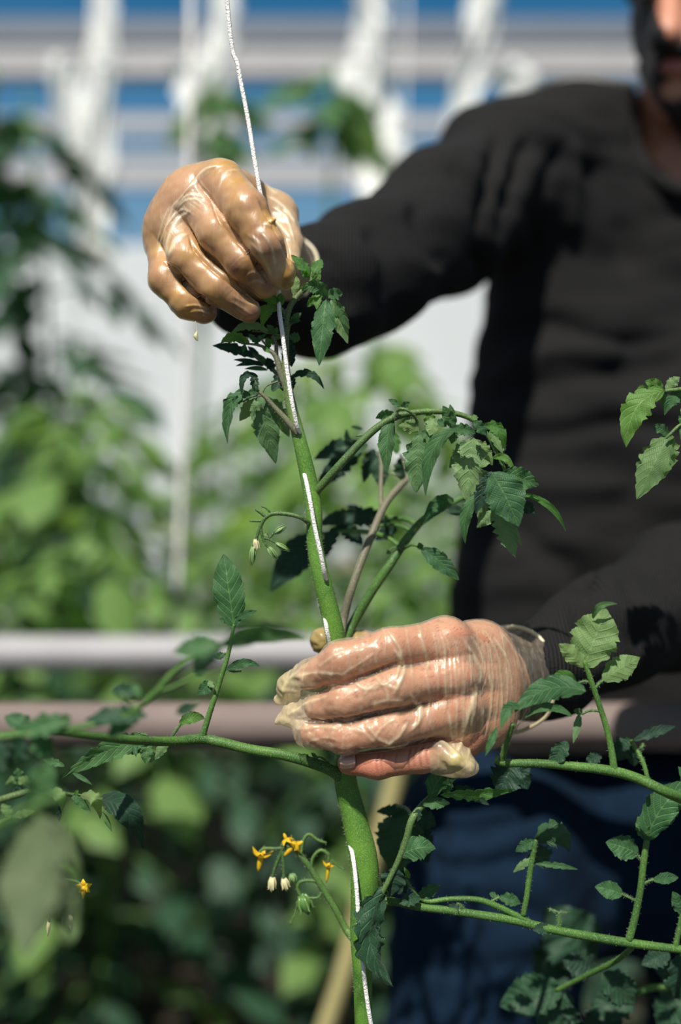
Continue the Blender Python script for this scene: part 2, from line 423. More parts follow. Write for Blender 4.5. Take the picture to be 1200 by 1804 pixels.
fd, base, outs = hand(LP, LF, LW, [[(484, 1275, .64, 10), (500, 1230, .64, 10)]], H0)
sk = base.copy()
for o_ in outs: sk = np.minimum(sk, o_)
Vl, Ql = nets(sk, fd.lo, H0)
crease = []
for cx_, pts_ in enumerate([[(748, 1311), (740, 1330), (744, 1356)], [(736, 1312), (729, 1332), (732, 1358)], [(725, 1315), (720, 1335), (722, 1360)], [(670, 1325), (663, 1345), (668, 1368)], [(678, 1325), (673, 1345), (677, 1366)], [(757, 1310), (752, 1330), (756, 1352)], [(700, 1325), (697, 1340), (700, 1352)]]):
    crease.append((pts_, 2.0, -.35, .75 if cx_ in (0, 2, 3) else .45))
crease += [([(628, 1327), (622, 1343), (627, 1362)], 2., -.3, .5)]
# tendons, their valleys and the finger gaps, shade painted into the skin colour
crease += [([(880, 1170), (840, 1165), (740, 1170), (700, 1172)], 9, -1.3, .18), ([(890, 1215), (830, 1222), (760, 1226), (720, 1247)], 9, -1.3, .2),
           ([(880, 1265), (830, 1275), (770, 1300)], 9, -1.2, .15), ([(880, 1140), (820, 1115), (780, 1118)], 14, 1.2, 0), ([(885, 1195), (800, 1195)], 14, 1., 0), ([(885, 1240), (810, 1250)], 14, .9, 0)]
LB = [([(520, 1215), (560, 1218), (620, 1200), (690, 1172), (705, 1166)], 3.2, -2.6, .55), ([(520, 1268), (570, 1271), (640, 1262), (722, 1245)], 3.2, -2.4, .55), ([(590, 1326), (660, 1320), (720, 1310), (775, 1300)], 3.2, -2.2, .5)]
crease += LB
for x_, y_ in ((631, 1143), (628, 1159), (648, 1139), (652, 1120), (664, 1131), (612, 1148), (628, 1228), (640, 1196)): crease.append(([(x_-1, y_), (x_+2, y_)], 2.6, 0, .9))
Vl, cl = folds(Vl, Ql, crease, .70)
sx, sy = proj(Vl)
redl = np.exp(-(((sx-800)/45)**2+((sy-1200)/90)**2))*.8+np.exp(-(((sx-655)/70)**2+((sy-1347)/40)**2))+np.exp(-(((sx-700)/60)**2+((sy-1125)/25)**2))*.4
# the glove film over it
gl = base.copy()
for i, o_ in enumerate(outs):
    if i != 3: gl = np.minimum(gl, o_)
fd.F = gl
fd.chain([(550, 1188, .636, 22), (512, 1208, .641, 17), (492, 1232, .644, 7)], .006)
fd.chain([(562, 1247, .634, 21), (520, 1260, .640, 15), (490, 1272, .642, 5)], .006)
fd.chain([(553, 1292, .634, 22), (541, 1293, .635, 20)], .004)
fd.chain([(772, 1334, .6315, 28), (800, 1338, .632, 29)], .002)
fd.chain([(800, 1336, .630, 22), (822, 1350, .629, 15), (834, 1353, .630, 8)], .003)
fd.chain([(775, 1318, .624, 8), (800, 1340, .620, 8), (828, 1352, .622, 7)], .003)
CUFC = P(900, 1195, .700); CUFN = Vector((.62, .78, -.06)).normalized()
rr = 80*K*.69
fd.cone(P(870, 1195, .676), rr*.84, CUFC+CUFN*.02, rr*1.36, .012)
fd.cut(CUFC, CUFN)
Vg, Qg = nets(fd.F, fd.lo, H0, .0009)
fc = Vg[Qg].mean(axis=1); keep = ((fc-np.array(CUFC))@np.array(CUFN)) < -.0012; Qg = Qg[keep]
FL = []
R_ = random.Random(4)
for (a, b, c_, w, hh, st) in [((682, 1110), (706, 1150), (697, 1200), 3, .9, .9), ((692, 1140), (712, 1180), (690, 1228), 3.5, .9, 1), ((735, 1095), (752, 1160), (755, 1175), 2.5, .7, .8),
      ((737, 1232), (742, 1262), (722, 1290), 4, 1.0, 1), ((722, 1222), (737, 1250), (736, 1285), 2.5, .7, .8), ((785, 1135), (784, 1190), (787, 1245), 2.5, .6, .8), ((815, 1125), (845, 1180), (842, 1210), 4, .9, .9),
      ((842, 1205), (822, 1270), (808, 1325), 5, 1.3, 1), ((858, 1150), (866, 1230), (850, 1320), 2.5, .6, .6), ((800, 1140), (805, 1240), (803, 1310), 2, .5, .7), ((815, 1150), (818, 1230), (812, 1320), 2, .5, .6),
      ((830, 1120), (850, 1160), (856, 1200), 3, .6, .7), ((868, 1120), (895, 1170), (905, 1240), 3, .8, .8), ((880, 1110), (912, 1160), (925, 1230), 3, .8, .6), ((855, 1110), (880, 1170), (885, 1280), 2.5, .6, .6),
      ((840, 1225), (830, 1280), (826, 1335), 3, .8, .8), ((852, 1240), (846, 1290), (838, 1335), 2.5, .6, .7), ((790, 1250), (796, 1290), (800, 1320), 3, .8, .9), ((770, 1300), (790, 1315), (818, 1342), 3, 1.2, 1),
      ((672, 1100), (680, 1130), (676, 1160), 2, .4, .5), ((715, 1100), (722, 1150), (728, 1200), 2, .4, .5), ((750, 1180), (757, 1230), (752, 1275), 2, .4, .5), ((765, 1110), (772, 1190), (770, 1260), 2, .4, .4),
      ((560, 1175), (600, 1150), (640, 1145), 2.5, .4, .4), ((515, 1195), (560, 1185), (610, 1190), 3, .7, .6), ((600, 1190), (640, 1165), (660, 1150), 2.5, .5, .5), ((500, 1232), (505, 1205), (530, 1180), 3, .6, .8),
      ((505, 1262), (540, 1240), (580, 1225), 3, .6, .7), ((620, 1200), (650, 1215), (690, 1200), 3, .7, .7), ((640, 1225), (665, 1205), (700, 1215), 3, .7, .7), ((650, 1245), (680, 1235), (715, 1235), 3, .7, .6),
      ((640, 1270), (665, 1300), (690, 1310), 3, .7, .6), ((655, 1310), (675, 1280), (700, 1265), 3, .7, .7), ((670, 1320), (700, 1300), (720, 1270), 3.5, .9, .9), ((600, 1280), (640, 1290), (660, 1310), 3, .6, .5),
      ((540, 1310), (570, 1300), (600, 1305), 3, .5, .5), ((530, 1285), (560, 1280), (600, 1285), 3, .5, .5), ((660, 1190), (680, 1215), (685, 1240), 3, .6, .6)]:
    FL.append(([a, b, c_], w, hh, st))
for k in range(34):      # fine gathers round the wrist
    x = 770+k*4.7+R_.uniform(-3, 3); y = R_.uniform(1105, 1180); FL.append(([(x, y), (x+R_.uniform(5, 15), y+45), (x+R_.uniform(-6, 18), y+R_.uniform(80, 150))], 1.5, .3, R_.uniform(.25, .6)))
FL += [(q[0], 3.0, -1.9, 0) for q in LB]
Vg, fl = folds(Vg, Qg, FL, .70)
sx, sy = proj(Vg)
loose = np.clip((700-sx)/100, 0, 1)
Vg = Vg+normals(Vg, Qg)*(vnoise(Vg, 260, .0008)*(.3+loose)+vnoise(Vg, 110, .0008, 3.)*loose+vnoise(Vg, 600, .00015, 7.))[:, None]
tip = np.clip(1-(sx-505)/55, 0, 1)*(sy < 1285)*(sx < 600)
bun = np.exp(-(((sx-805)/38)**2+((sy-1340)/24)**2)*1.1)
thumb = (Vg[:, 1] > .66)*(sx < 640)
fl = np.clip(fl+tip*.5+bun*.75, 0, 1.1); cf = np.clip((sx-885)/35, 0, 1); fl = fl*(1-.7*cf)-.18*cf
stl = np.clip(tip*.4+bun*.75+thumb*1.5, 0, 1.6)
GL = (Vg, Qg, fl, stl)

# upper hand: his right, tips meeting round the growing point
UP = [[(390, 323, .655, 38), (445, 385, .712, 44)], [(345, 345, .655, 37), (440, 405, .716, 46)], [(312, 378, .660, 35), (430, 430, .72, 44)], [(295, 420, .668, 32), (420, 455, .72, 42)],
      [(330, 345, .66, 34), (300, 400, .665, 32)], [(420, 360, .68, 40), (470, 375, .69, 32)]]
UF = [[(392, 322, .645, 37), (434, 370, .6275, 34), (470, 434, .622, 29), (494, 481, .630, 22)],
      [(348, 356, .649, 33), (382, 412, .634, 30), (428, 463, .631, 28), (466, 503, .637, 21)],
      [(310, 392, .657, 31), (328, 455, .641, 29), (384, 508, .637, 28), (438, 547, .640, 20)],
      [(292, 430, .668, 32), (293, 492, .650, 28), (330, 534, .646, 25), (360, 549, .648, 20)],
      [(440, 385, .70, 40), (488, 378, .688, 34), (507, 430, .672, 25), (507, 474, .657, 19)]]
UW = [(440, 430, .722, 55), (470, 520, .80, 58)]
fd, base, outs = hand(UP, UF, UW, [], H0, kf=.007)
sk = base.copy()
for o_ in outs: sk = np.minimum(sk, o_)
Vu, Qu = nets(sk, fd.lo, H0, 0, 1)
cu = [([(405, 470), (420, 452), (440, 447)], 2, -.35, .5), ([(409, 475), (424, 458), (446, 452)], 2, -.35, .5), ([(413, 482), (430, 465), (450, 460)], 2, -.35, .5),
      ([(388, 528), (398, 512), (410, 505)], 2, -.3, .4), ([(394, 533), (404, 517), (416, 510)], 2, -.3, .4),
      ([(432, 420), (450, 400), (470, 400)], 3, -.3, .3), ([(312, 552), (322, 545), (345, 532)], 2, -.2, .2)]
UB = [([(372, 356), (392, 392), (425, 430), (455, 470), (478, 505)], 3.4, -3.2, .6), ([(333, 415), (345, 440), (372, 470), (410, 500), (452, 530)], 3.4, -3.0, .6), ([(290, 462), (312, 480), (336, 512), (372, 535), (400, 560)], 3.4, -2.8, .6), ([(455, 350), (475, 385), (498, 425), (512, 470)], 3.4, -2.5, .6)]  # gaps between fingers pressed in, with shade painted into the skin
cu += UB
Vu, cu_ = folds(Vu, Qu, cu, .67)
sx, sy = proj(Vu)
redu = np.exp(-(((sx-340)/50)**2+((sy-330)/35)**2))*.5
for (a, b) in ((497, 488), (466, 505), (440, 548), (362, 552), (445, 410)): redu += np.exp(-(((sx-a)/16)**2+((sy-b)/16)**2))*.6
fd.F = sk.copy()
fd.chain([(495, 480, .632, 22), (501, 492, .636, 17)], .004)
UCC = P(478, 478, .765); UCN = Vector((.1, .9, -.42)).normalized()
fd.cone(P(455, 420, .715), 72*K*.7, UCC+UCN*.02, 84*K*.76, .010)
fd.cut(UCC, UCN)
V2, Q2 = nets(fd.F, fd.lo, H0, .0006, 1)
fc = V2[Q2].mean(axis=1); Q2 = Q2[((fc-np.array(UCC))@np.array(UCN)) < -.0012]
FU = [([(372, 362), (345, 330), (360, 300), (400, 290)], 2.5, .6, .7), ([(368, 352), (330, 345), (300, 380)], 2.5, .6, .6), ([(340, 370), (312, 390), (296, 425), (295, 455)], 3.5, .8, .9), ([(332, 412), (308, 425), (298, 455)], 4, .9, 1),
      ([(345, 380), (320, 370), (295, 400), (283, 440)], 2, .5, .7), ([(360, 355), (325, 355), (290, 410), (275, 460)], 2, .5, .7), ([(375, 345), (352, 315), (375, 292)], 2, .4, .5), ([(385, 340), (395, 305), (425, 300)], 2, .4, .5),
      ([(300, 360), (285, 400), (275, 450)], 2, .4, .5), ([(312, 350), (295, 395), (288, 440)], 2, .4, .6), ([(440, 300), (465, 325), (492, 345)], 3, .5, .5), ([(470, 345), (500, 365), (524, 400)], 3, .6, .7), ([(472, 380), (495, 400), (515, 425)], 3, .8, .9),
      ([(480, 365), (505, 385), (520, 430)], 2, .6, .8), ([(435, 412), (455, 430), (470, 475)], 3, .5, .6), ([(458, 408), (475, 430), (486, 470)], 3, .6, .7), ([(440, 425), (462, 450), (480, 490)], 2.5, .4, .6), ([(485, 400), (470, 395), (490, 385)], 3, 1.0, .9),
      ([(430, 490), (445, 480), (468, 487)], 2, .5, .6), ([(436, 500), (452, 495), (470, 502)], 2, .5, .6), ([(410, 520), (425, 530), (450, 540)], 2, .5, .5), ([(405, 530), (430, 545), (448, 558)], 2, .5, .5), ([(325, 540), (345, 538), (372, 545)], 2, .5, .8), ([(330, 552), (350, 548), (374, 553)], 2, .5, .7)]
for k in range(26):
    t = k/25; FU.append(([(372-60*t+R_.uniform(-4, 4), 350+70*t), (340-50*t, 320+75*t), (392-110*t, 285+95*t)], 1.2, .25, R_.uniform(.2, .5)))
FU += [(q[0], 3.2, -2.6, 0) for q in UB]
V2, fu = folds(V2, Q2, FU, .74)
sx, sy = proj(V2)
V2 = V2+normals(V2, Q2)*(vnoise(V2, 200, .0004))[:, None]
back = np.clip(1-np.hypot((sx-330)/95, (sy-350)/85), 0, 1)
tipu = np.exp(-(((sx-492)/24)**2+((sy-475)/34)**2))
th = (sx > 470)*(V2[:, 1] > .655)*1.
fu = np.clip(fu+back*.26+tipu*.6+th*.35, 0, 1)
su = np.clip(1.1-back*2.2-tipu*.5-th*.75, 0, 1)*np.clip(.55+vnoise(V2, 90, .9, 9.), .15, 1)
di_ = np.zeros(len(V2))
for (a, b, r_) in ((452, 418, 20), (476, 436, 16), (412, 470, 20), (438, 490, 22), (470, 505, 12), (420, 532, 22), (445, 552, 16), (505, 497, 10), (365, 556, 16), (440, 505, 14)): di_ = np.maximum(di_, np.exp(-(((sx-a)/r_)**2+((sy-b)/r_)**2))*.85)
su = np.clip(su+np.exp(-(((sx-505)/9)**2+((sy-488)/14)**2))*.9, 0, 1.2)

# ------------------------------------------------------------------ the man
man = empty('person', (.42, 1.17, 0))
tag(man, 'bearded man in black long-sleeved sweater and jeans, gloved hands guiding a tomato plant', 'person')
# head, neck and the body under the clothes
HB = Field((.10, .95, .80), (.72, 1.42, 1.80), .005)
B = HB
def cm(f, a, ra, b, rb, k): f.cone(a, ra, b, rb, k)
hc = P(1262, -75, 1.19)
cm(B, hc+Vector((-.005, .01, .02)), .083, hc+Vector((.005, -.01, -.02)), .080, .03)
chin = P(1203, 172, 1.105); jawL = P(1172, 40, 1.165); jawR = P(1345, 70, 1.18)
cm(B, jawL, .030, chin, .022, .03); cm(B, jawR, .030, chin, .022, .03)
cm(B, P(1235, 20, 1.13), .060, P(1205, 140, 1.118), .036, .03)
cm(B, P(1183, -10, 1.068), .012, P(1176, 62, 1.048), .015, .014)            # nose
for dx in (-14, 14): cm(B, P(1178+dx, 72, 1.06), .0085, P(1180+dx, 70, 1.065), .0085, .006)
cm(B, P(1170, 105, 1.075), .0065, P(1212, 104, 1.070), .0065, .008)         # lips
cm(B, P(1172, 121, 1.077), .0075, P(1210, 121, 1.072), .0075, .007)
cm(B, P(1140, -45, 1.10), .014, P(1235, -50, 1.085), .014, .02)             # brow
cm(B, P(1118, -60, 1.20), .017, P(1124, -10, 1.20), .011, .006)             # ears
cm(B, P(1395, -60, 1.22), .017, P(1392, -10, 1.22), .011, .006)
cm(B, P(1240, 60, 1.21), .064, P(1224, 320, 1.20), .066, .02)               # neck
B.chain([(1228, 380, 1.22, 80), (990, 390, 1.19, 60)], .02); B.chain([(1228, 380, 1.22, 80), (1480, 390, 1.20, 60)], .02)
B.chain([(1228, 420, 1.22, 160), (1228, 1200, 1.2, 150)], .05); B.chain([(1050, 420, 1.2, 110), (1060, 1200, 1.18, 120)], .05); B.chain([(1410, 420, 1.22, 110), (1400, 1200, 1.2, 120)], .05)
Vb, Qb = nets(B.F, B.lo, B.h, 0, 2)
arm = []
for ch in ([(500, 515, .79, 55), (560, 515, .82, 62), (665, 478, .885, 66), (780, 390, 1.0, 76), (960, 350, 1.18, 55)], [(1000, 1174, .738, 46), (1180, 1110, .83, 60), (1380, 1040, .93, 66), (1520, 700, 1.1, 78), (1480, 360, 1.2, 80)]):
    pp = [P(*q[:3]) for q in ch]; lo = np.min(pp, axis=0)-.07; hi = np.max(pp, axis=0)+.07
    f2 = Field(lo, hi, .005); f2.chain(ch, .02); arm.append(nets(f2.F, f2.lo, f2.h))
parts_ = [(Vb, Qb), (Vl, Ql), (Vu, Qu)]+arm
VV = np.concatenate([p[0] for p in parts_]); off = 0; QQ = []
for v, q in parts_: QQ.append(q+off); off += len(v)
nb_ = len(Vb); na_ = sum(len(a[0]) for a in arm)
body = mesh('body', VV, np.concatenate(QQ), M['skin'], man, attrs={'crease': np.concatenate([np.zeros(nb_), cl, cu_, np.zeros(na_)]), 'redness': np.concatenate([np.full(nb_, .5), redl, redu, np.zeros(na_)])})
# fingernail of the bare little finger
nm = MB(); rows = []; uvr = []
for i in range(9):
    r = []; q = []
    for j in range(9):
        u = i/8; v = j/8*2-1; w = 13.5*math.sqrt(max(0, 1-(abs(u-.55)/.62)**4))
        r.append(P(599+u*27, 1344+v*w-u*1.5, .6237+.0052*v*v+.002*(1-u)**2)); q.append((u, v))
    rows.append(r); uvr.append(q)
nm.grid(rows, uvr); nm.build('fingernail', M['nail'], body)
g1 = mesh('glove', Vg, Qg, M['glove_low'], man, attrs={'fold': fl, 'stain': stl, 'dirt': thumb*.5}); g1['label'] = 'torn yellowish clear glove on the lower hand, little finger bare'
g2 = mesh('glove', V2, Q2, M['glove_up'], man, attrs={'fold': fu, 'stain': su, 'dirt': di_}); g2['label'] = 'sap-stained clear glove on the raised hand'
def rim(cen, nrm, r, parent, thick=.0012, seed=1.):
    m = MB(); a = nrm.orthogonal().normalized(); c = nrm.cross(a); pts = []
    for k in range(73):
        th_ = 2*math.pi*k/72; e = mnoise.noise(Vector((math.cos(th_)*2+seed, math.sin(th_)*2, 0)))
        pts.append(cen+(a*math.cos(th_)+c*math.sin(th_))*(r+e*.0015)+nrm*e*.002)
    m.tube(pts, thick, 8, False); m.build('cuff_rim', M['rim'], parent)
rim(CUFC-CUFN*.001, CUFN, rr*1.16, g1)
rim(UCC-UCN*.001, UCN, 84*K*.76, g2, seed=5.)
m = MB(); pts, rad = path3([(344, 566, .64, .7), (346, 574, .64, .6), (347, 584, .64, .9), (345, 592, .64, 4), (348, 600, .64, 1.5)]); m.tube(pts, rad, 8); m.build('dried_scrap', M['petal_pale'], g2)
# sparse dark hairs on the back of the lower hand
m = MB(); nl = normals(Vl, Ql); sxl, syl = proj(Vl); cand = np.nonzero((nl[:, 1] < -.35) & (Vl[:, 1] < .68) & (((sxl > 620) & (sxl < 880)) & ~((syl > 1305))))[0]
for k in range(420):
    i = cand[R_.randrange(len(cand))]; p = Vector(Vl[i]); n = Vector(nl[i]); t = (Vector((-.6, 0, -.6+R_.uniform(-.5, .5)))); t = (t-n*t.dot(n)).normalized()
    L = R_.uniform(.002, .0045); m.tube([p, p+n*.0004+t*L*.5, p+n*.0003+t*L], [.00006, .00005, .00002], 3, False)
tag(m.build('arm_hair', M['hairdark'], body), kind='stuff')
# sweater
SW = Field((-.14, .66, .84), (.78, 1.44, 1.70), .005)
SW.chain([(455, 522, .765, 84), (560, 515, .82, 100), (660, 472, .885, 100), (780, 385, 1.0, 116), (900, 300, 1.13, 112)], .03)
SW.chain([(900, 300, 1.14, 112), (1010, 258, 1.18, 92), (1120, 250, 1.20, 84)], .04)
SW.chain([(1130, 245, 1.21, 72), (1320, 245, 1.22, 72), (1560, 320, 1.19, 112)], .05)
SW.chain([(975, 420, 1.17, 120), (985, 640, 1.17, 118), (985, 800, 1.16, 125), (955, 1020, 1.14, 135), (945, 1400, 1.12, 150)], .06)
SW.chain([(1225, 420, 1.21, 170), (1225, 800, 1.20, 165), (1200, 1400, 1.15, 180)], .08)
SW.chain([(1480, 420, 1.2, 120), (1470, 800, 1.2, 125), (1440, 1400, 1.18, 140)], .06)
SW.chain([(938, 1193, .696, 66), (975, 1180, .716, 70)], .004)
SW.chain([(965, 1180, .716, 70), (1060, 1120, .76, 88), (1200, 1050, .835, 118), (1390, 1030, .93, 118), (1560, 700, 1.08, 120), (1560, 330, 1.18, 112)], .03)
SW.cut(P(1225, 1335, 1.05), (0, 0, -1))
SW.cone(P(1236, 120, 1.175), .045, P(1228, 215, 1.19), .058, 0, None) if False else None
# cut the sleeve ends and the neck hole
F_ = SW.F; X = SW.ax[0][:, None, None]; Y = SW.ax[1][None, :, None]; Z = SW.ax[2][None, None, :]
def capd(a, b, r):
    d = b-a; L = d.dot(d); t = np.clip(((X-a[0])*d[0]+(Y-a[1])*d[1]+(Z-a[2])*d[2])/L, 0, 1)
    return np.sqrt((X-a[0]-t*d[0])**2+(Y-a[1]-t*d[1])**2+(Z-a[2]-t*d[2])**2)-r
np.maximum(F_, -capd(P(1222, -50, 1.15), P(1222, 262, 1.135), .064), out=F_)
np.maximum(F_, -capd(P(1232, 0, 1.19), P(1228, 250, 1.21), .066), out=F_)
Vs, Qs = nets(F_, SW.lo, SW.h, 0, 2)
SF = [([(880, 230), (862, 330), (850, 430), (845, 500)], 16, -16, 0), ([(930, 240), (905, 330), (880, 430)], 13, -12, 0), ([(990, 250), (960, 330), (945, 400), (940, 470)], 14, -11, 0), ([(1055, 270), (1065, 320), (1090, 400), (1110, 480)], 18, -11, 0), ([(1020, 240), (1015, 330), (1005, 430)], 16, 8, 0),
      ([(860, 600), (960, 570), (1080, 600), (1200, 590)], 20, -9, 0), ([(860, 690), (980, 670), (1100, 655), (1200, 640)], 22, -8, 0), ([(880, 640), (1000, 620), (1120, 625)], 18, 8, 0), ([(830, 960), (900, 930), (1000, 1000), (1060, 1050)], 26, -10, 0),
      ([(860, 760), (960, 770), (1080, 745), (1200, 760)], 22, -6, 0), ([(850, 850), (1000, 860), (1120, 850)], 24, 7, 0), ([(560, 430), (600, 480), (620, 560)], 14, -5, 0), ([(640, 400), (680, 450), (690, 540)], 16, -6, 0), ([(720, 350), (760, 410), (790, 480)], 18, -7, 0),
      ([(780, 280), (830, 350), (850, 420)], 18, -8, 0), ([(1000, 1060), (1040, 1110), (1050, 1180)], 14, -4, 0), ([(1090, 1010), (1130, 1080), (1130, 1160)], 14, -4, 0)]
Vs, _ = folds(Vs, Qs, SF)
Vs = Vs+normals(Vs, Qs)*(vnoise(Vs, 14, .008)+vnoise(Vs*np.array([.6, .6, 1.8]), 24, .005, 4.))[:, None]
sw = mesh('sweater', Vs, Qs, M['knit'], man)
m = MB(); cp = [P(*q) for q in [(1104, 195, 1.205), (1116, 256, 1.16), (1150, 308, 1.12), (1215, 340, 1.10), (1285, 312, 1.115), (1335, 245, 1.17), (1350, 190, 1.22), (1300, 160, 1.27), (1228, 150, 1.285), (1150, 160, 1.26), (1104, 195, 1.205)]]
cs = spline([tuple(q) for q in cp], 8); m.tube([Vector(q) for q in cs], .0085, 10, False); m.build('collar', M['knit'], sw)
# beard and hair
BF = nets(B.F, B.lo, B.h, .004, 2); Vh, Qh = BF; Nh = normals(Vh, Qh); sx, sy = proj(Vh)
fcx = Vh[Qh].mean(axis=1); px_, py_ = proj(fcx); nf = Nh[Qh].mean(axis=1)
top = fcx[:, 2] > P(0, 262, 1.12)[2]
mouth = (np.hypot((px_-1190)/36, (py_-116)/22) < 1) & (nf[:, 1] < 0) & (fcx[:, 1] < 1.12)
chinspot = (np.hypot((px_-1186)/26, (py_-158)/22) < 1) & (nf[:, 1] < 0) & (fcx[:, 1] < 1.12)
jawline = (py_ < 258) & (py_ > 78-np.clip((1185-px_)*1.8, 0, 90)) & (fcx[:, 1] < 1.19) & (px_ > 1122+np.clip(py_-130, 0, 200)*.66) & (px_ < 1400-np.clip(py_-130, 0, 200)*.9) & ~mouth & ~chinspot & (nf[:, 1] < .5) & (nf[:, 2] < .6)  # beard also carried up the cheek, standing in for shade on the face
side = (px_ < 1152) & (py_ < 100) & (py_ > -60) & (fcx[:, 1] < 1.215) & (fcx[:, 1] > 1.12)
dneck = np.linalg.norm(fcx[:, :2]-np.array([P(1234, 200, 1.215)[0], 1.215]), axis=1) < .066
sel = (jawline & ~(dneck & (py_ > 185))) | side
def sub(V, Q, sel, name, mat, parent, amp, sc):
    q = Q[sel]; u, inv = np.unique(q, return_inverse=True); v = V[u]; nn = Nh[u]
    v = v+nn*vnoise(v, sc, amp)[:, None]-nn*.0015
    return mesh(name, v, inv.reshape(-1, 4), mat, parent)
bd_ = sub(Vh, Qh, sel, 'beard', M['hairdark'], man, .003, 260)
hairsel = (fcx[:, 2] > P(0, -90, 1.17)[2]) & ((fcx[:, 1] > 1.13) | (fcx[:, 2] > P(0, -160, 1.17)[2]))
sub(Vh, Qh, hairsel, 'hair', M['hairdark'], man, .004, 120)
mu = MB(); pts, rad = path3([(1162, 108, 1.068, 3), (1172, 92, 1.056, 12), (1190, 86, 1.050, 14), (1208, 91, 1.053, 12), (1222, 108, 1.066, 3)]); mu.tube(pts, rad, 10); mu.build('moustache', M['hairdark'], man)
ml = MB(); pts, rad = path3([(1168, 112, 1.069, 3), (1180, 110, 1.062, 6), (1192, 111, 1.0605, 6), (1204, 110, 1.062, 6), (1216, 112, 1.068, 3)]); ml.tube(pts, rad, 10)
pts, rad = path3([(1170, 118, 1.069, 3), (1182, 121, 1.0635, 8), (1192, 122, 1.062, 8), (1204, 121, 1.063, 8), (1214, 118, 1.068, 3)]); ml.tube(pts, rad, 10); ml.build('lips', M['lips'], body)
for ex in (1152, 1215):
    e = MB(); c_ = P(ex, -28, 1.10); e.tube([c_+Vector((0, 0, -.009)), c_+Vector((0, 0, -.005)), c_, c_+Vector((0, 0, .005)), c_+Vector((0, 0, .009))], [.004, .009, .0115, .009, .004], 16); e.build('eye', M['eye'], body)
# jeans and shoes
JF = Field((0, .86, .06), (.78, 1.42, .98), .008)
JF.chain([(860, 1480, 1.08, 168), (850, 1900, 1.04, 168)], .04); JF.cone(P(850, 1900, 1.04), .09, Vector((.13, 1.06, .1)), .055, .04)
JF.chain([(960, 1420, 1.15, 130), (1340, 1420, 1.18, 150)], .05); JF.chain([(1040, 1560, 1.14, 120), (1140, 1560, 1.16, 120)], .06)
JF.chain([(1300, 1420, 1.16, 165), (1310, 1900, 1.16, 160)], .04); JF.cone(P(1310, 1900, 1.16), .09, Vector((.44, 1.2, .1)), .055, .04)
Vj, Qj = nets(JF.F, JF.lo, JF.h, 0, 2)
Vj, _ = folds(Vj, Qj, [([(700, 1440), (820, 1470), (960, 1430)], 14, -9, 0), ([(690, 1500), (840, 1530), (1000, 1480)], 14, -9, 0), ([(700, 1600), (850, 1590), (1000, 1640)], 16, -8, 0), ([(690, 1690), (830, 1710), (980, 1690)], 16, -8, 0), ([(760, 1380), (800, 1440), (790, 1560)], 14, 7, 0), ([(900, 1350), (940, 1450), (930, 1560)], 14, -8, 0)])
Vj = Vj+normals(Vj, Qj)*(vnoise(Vj*np.array([.6, .6, 1.6]), 20, .006))[:, None]
mesh('jeans', Vj, Qj, M['denim'], man)
for (fx, fy) in ((.13, 1.06), (.44, 1.2)):
    f3 = Field((fx-.08, fy-.22, -.01), (fx+.08, fy+.1, .16), .006)
    f3.cone((fx, fy+.03, .05), .045, (fx-.01, fy-.15, .038), .036, .03); f3.cone((fx, fy, .05), .045, (fx, fy, .12), .05, .02); f3.cut((0, 0, .004), (0, 0, -1))
    v, q = nets(f3.F, f3.lo, f3.h); mesh('shoe', v, q, M['shoe'], man)
# ------------------------------------------------------------------ tomato plants close to the camera
RL = random.Random(11)
def leaflet_mesh(b, t, w, mid=None, roll=0., fold=.25, lobe=.5, under=False, wave=1., nu=34, nv=9, tipcurl=0., seed=None):
    """b, t: base and tip points (px,py,d); w: full width in px; the blade is built round its midrib"""
    sr = random.Random(seed if seed is not None else RL.random())
    A = P(*b); T = P(*t); d = (b[2]+t[2])/2
    Mp = P(*mid) if mid else (A+T)/2+Vector((0, -(T-A).length*.06, (T-A).length*.05))
    Cn = Mp*2-(A+T)/2; L = (T-A).length; hw = w*K*d*.5
    nl = max(3, int(3.5+L/.012)); ph = sr.uniform(0, .4); ph2 = sr.uniform(0, .4); rows = []; uvs = []; s1 = sr.uniform(0, 50)
    for i in range(nu):
        u = i/(nu-1); c = A*(1-u)**2+Cn*2*u*(1-u)+T*u*u; tg = ((Cn-A)*(1-u)+(T-Cn)*u).normalized()
        n = (Vector((0, 0, H))-c).normalized(); n = (n-tg*n.dot(tg)).normalized()
        n.rotate(__import__('mathutils').Quaternion(tg, math.radians(roll+tipcurl*u)))
        if under: n = -n
        s = tg.cross(n); prof = max(0, math.sin(math.pi*min(1, u**.72)))**.75
        prof *= 1.0 if u < .6 else 1-.12*((u-.6)/.4)
        row = []; uv = []
        for j in range(nv):
            v = j/(nv-1)*2-1; a = abs(v); p_ = ph if v > 0 else ph2
            saw = ((u*nl+p_) % 1.0); cut = (saw**1.5)*lobe*(.75 if u < .55 else .38)*(1-.3*u)
            saw2 = ((u*nl*2.7+p_*2) % 1.0)*.08
            ww = hw*prof*(1-(cut+saw2)*(a**2.0)); x = v*ww
            fw = .10*L*a*(1-u)*prof*(1 if u > .05 else u*20)
            z = fold*abs(x)+wave*hw*.16*math.sin(u*17+s1+(2 if v > 0 else 0))*a*a*prof+wave*hw*.10*mnoise.noise(Vector((u*5+s1, v*2, s1)))
            z += wave*hw*.05*math.cos((u*8-a*1.6)*2*math.pi)*prof*min(1, a*3)
            row.append(c+s*x+tg*fw+n*z); uv.append((u, v))
        rows.append(row); uvs.append(uv)
    m = MB(); m.grid(rows, uvs); return m
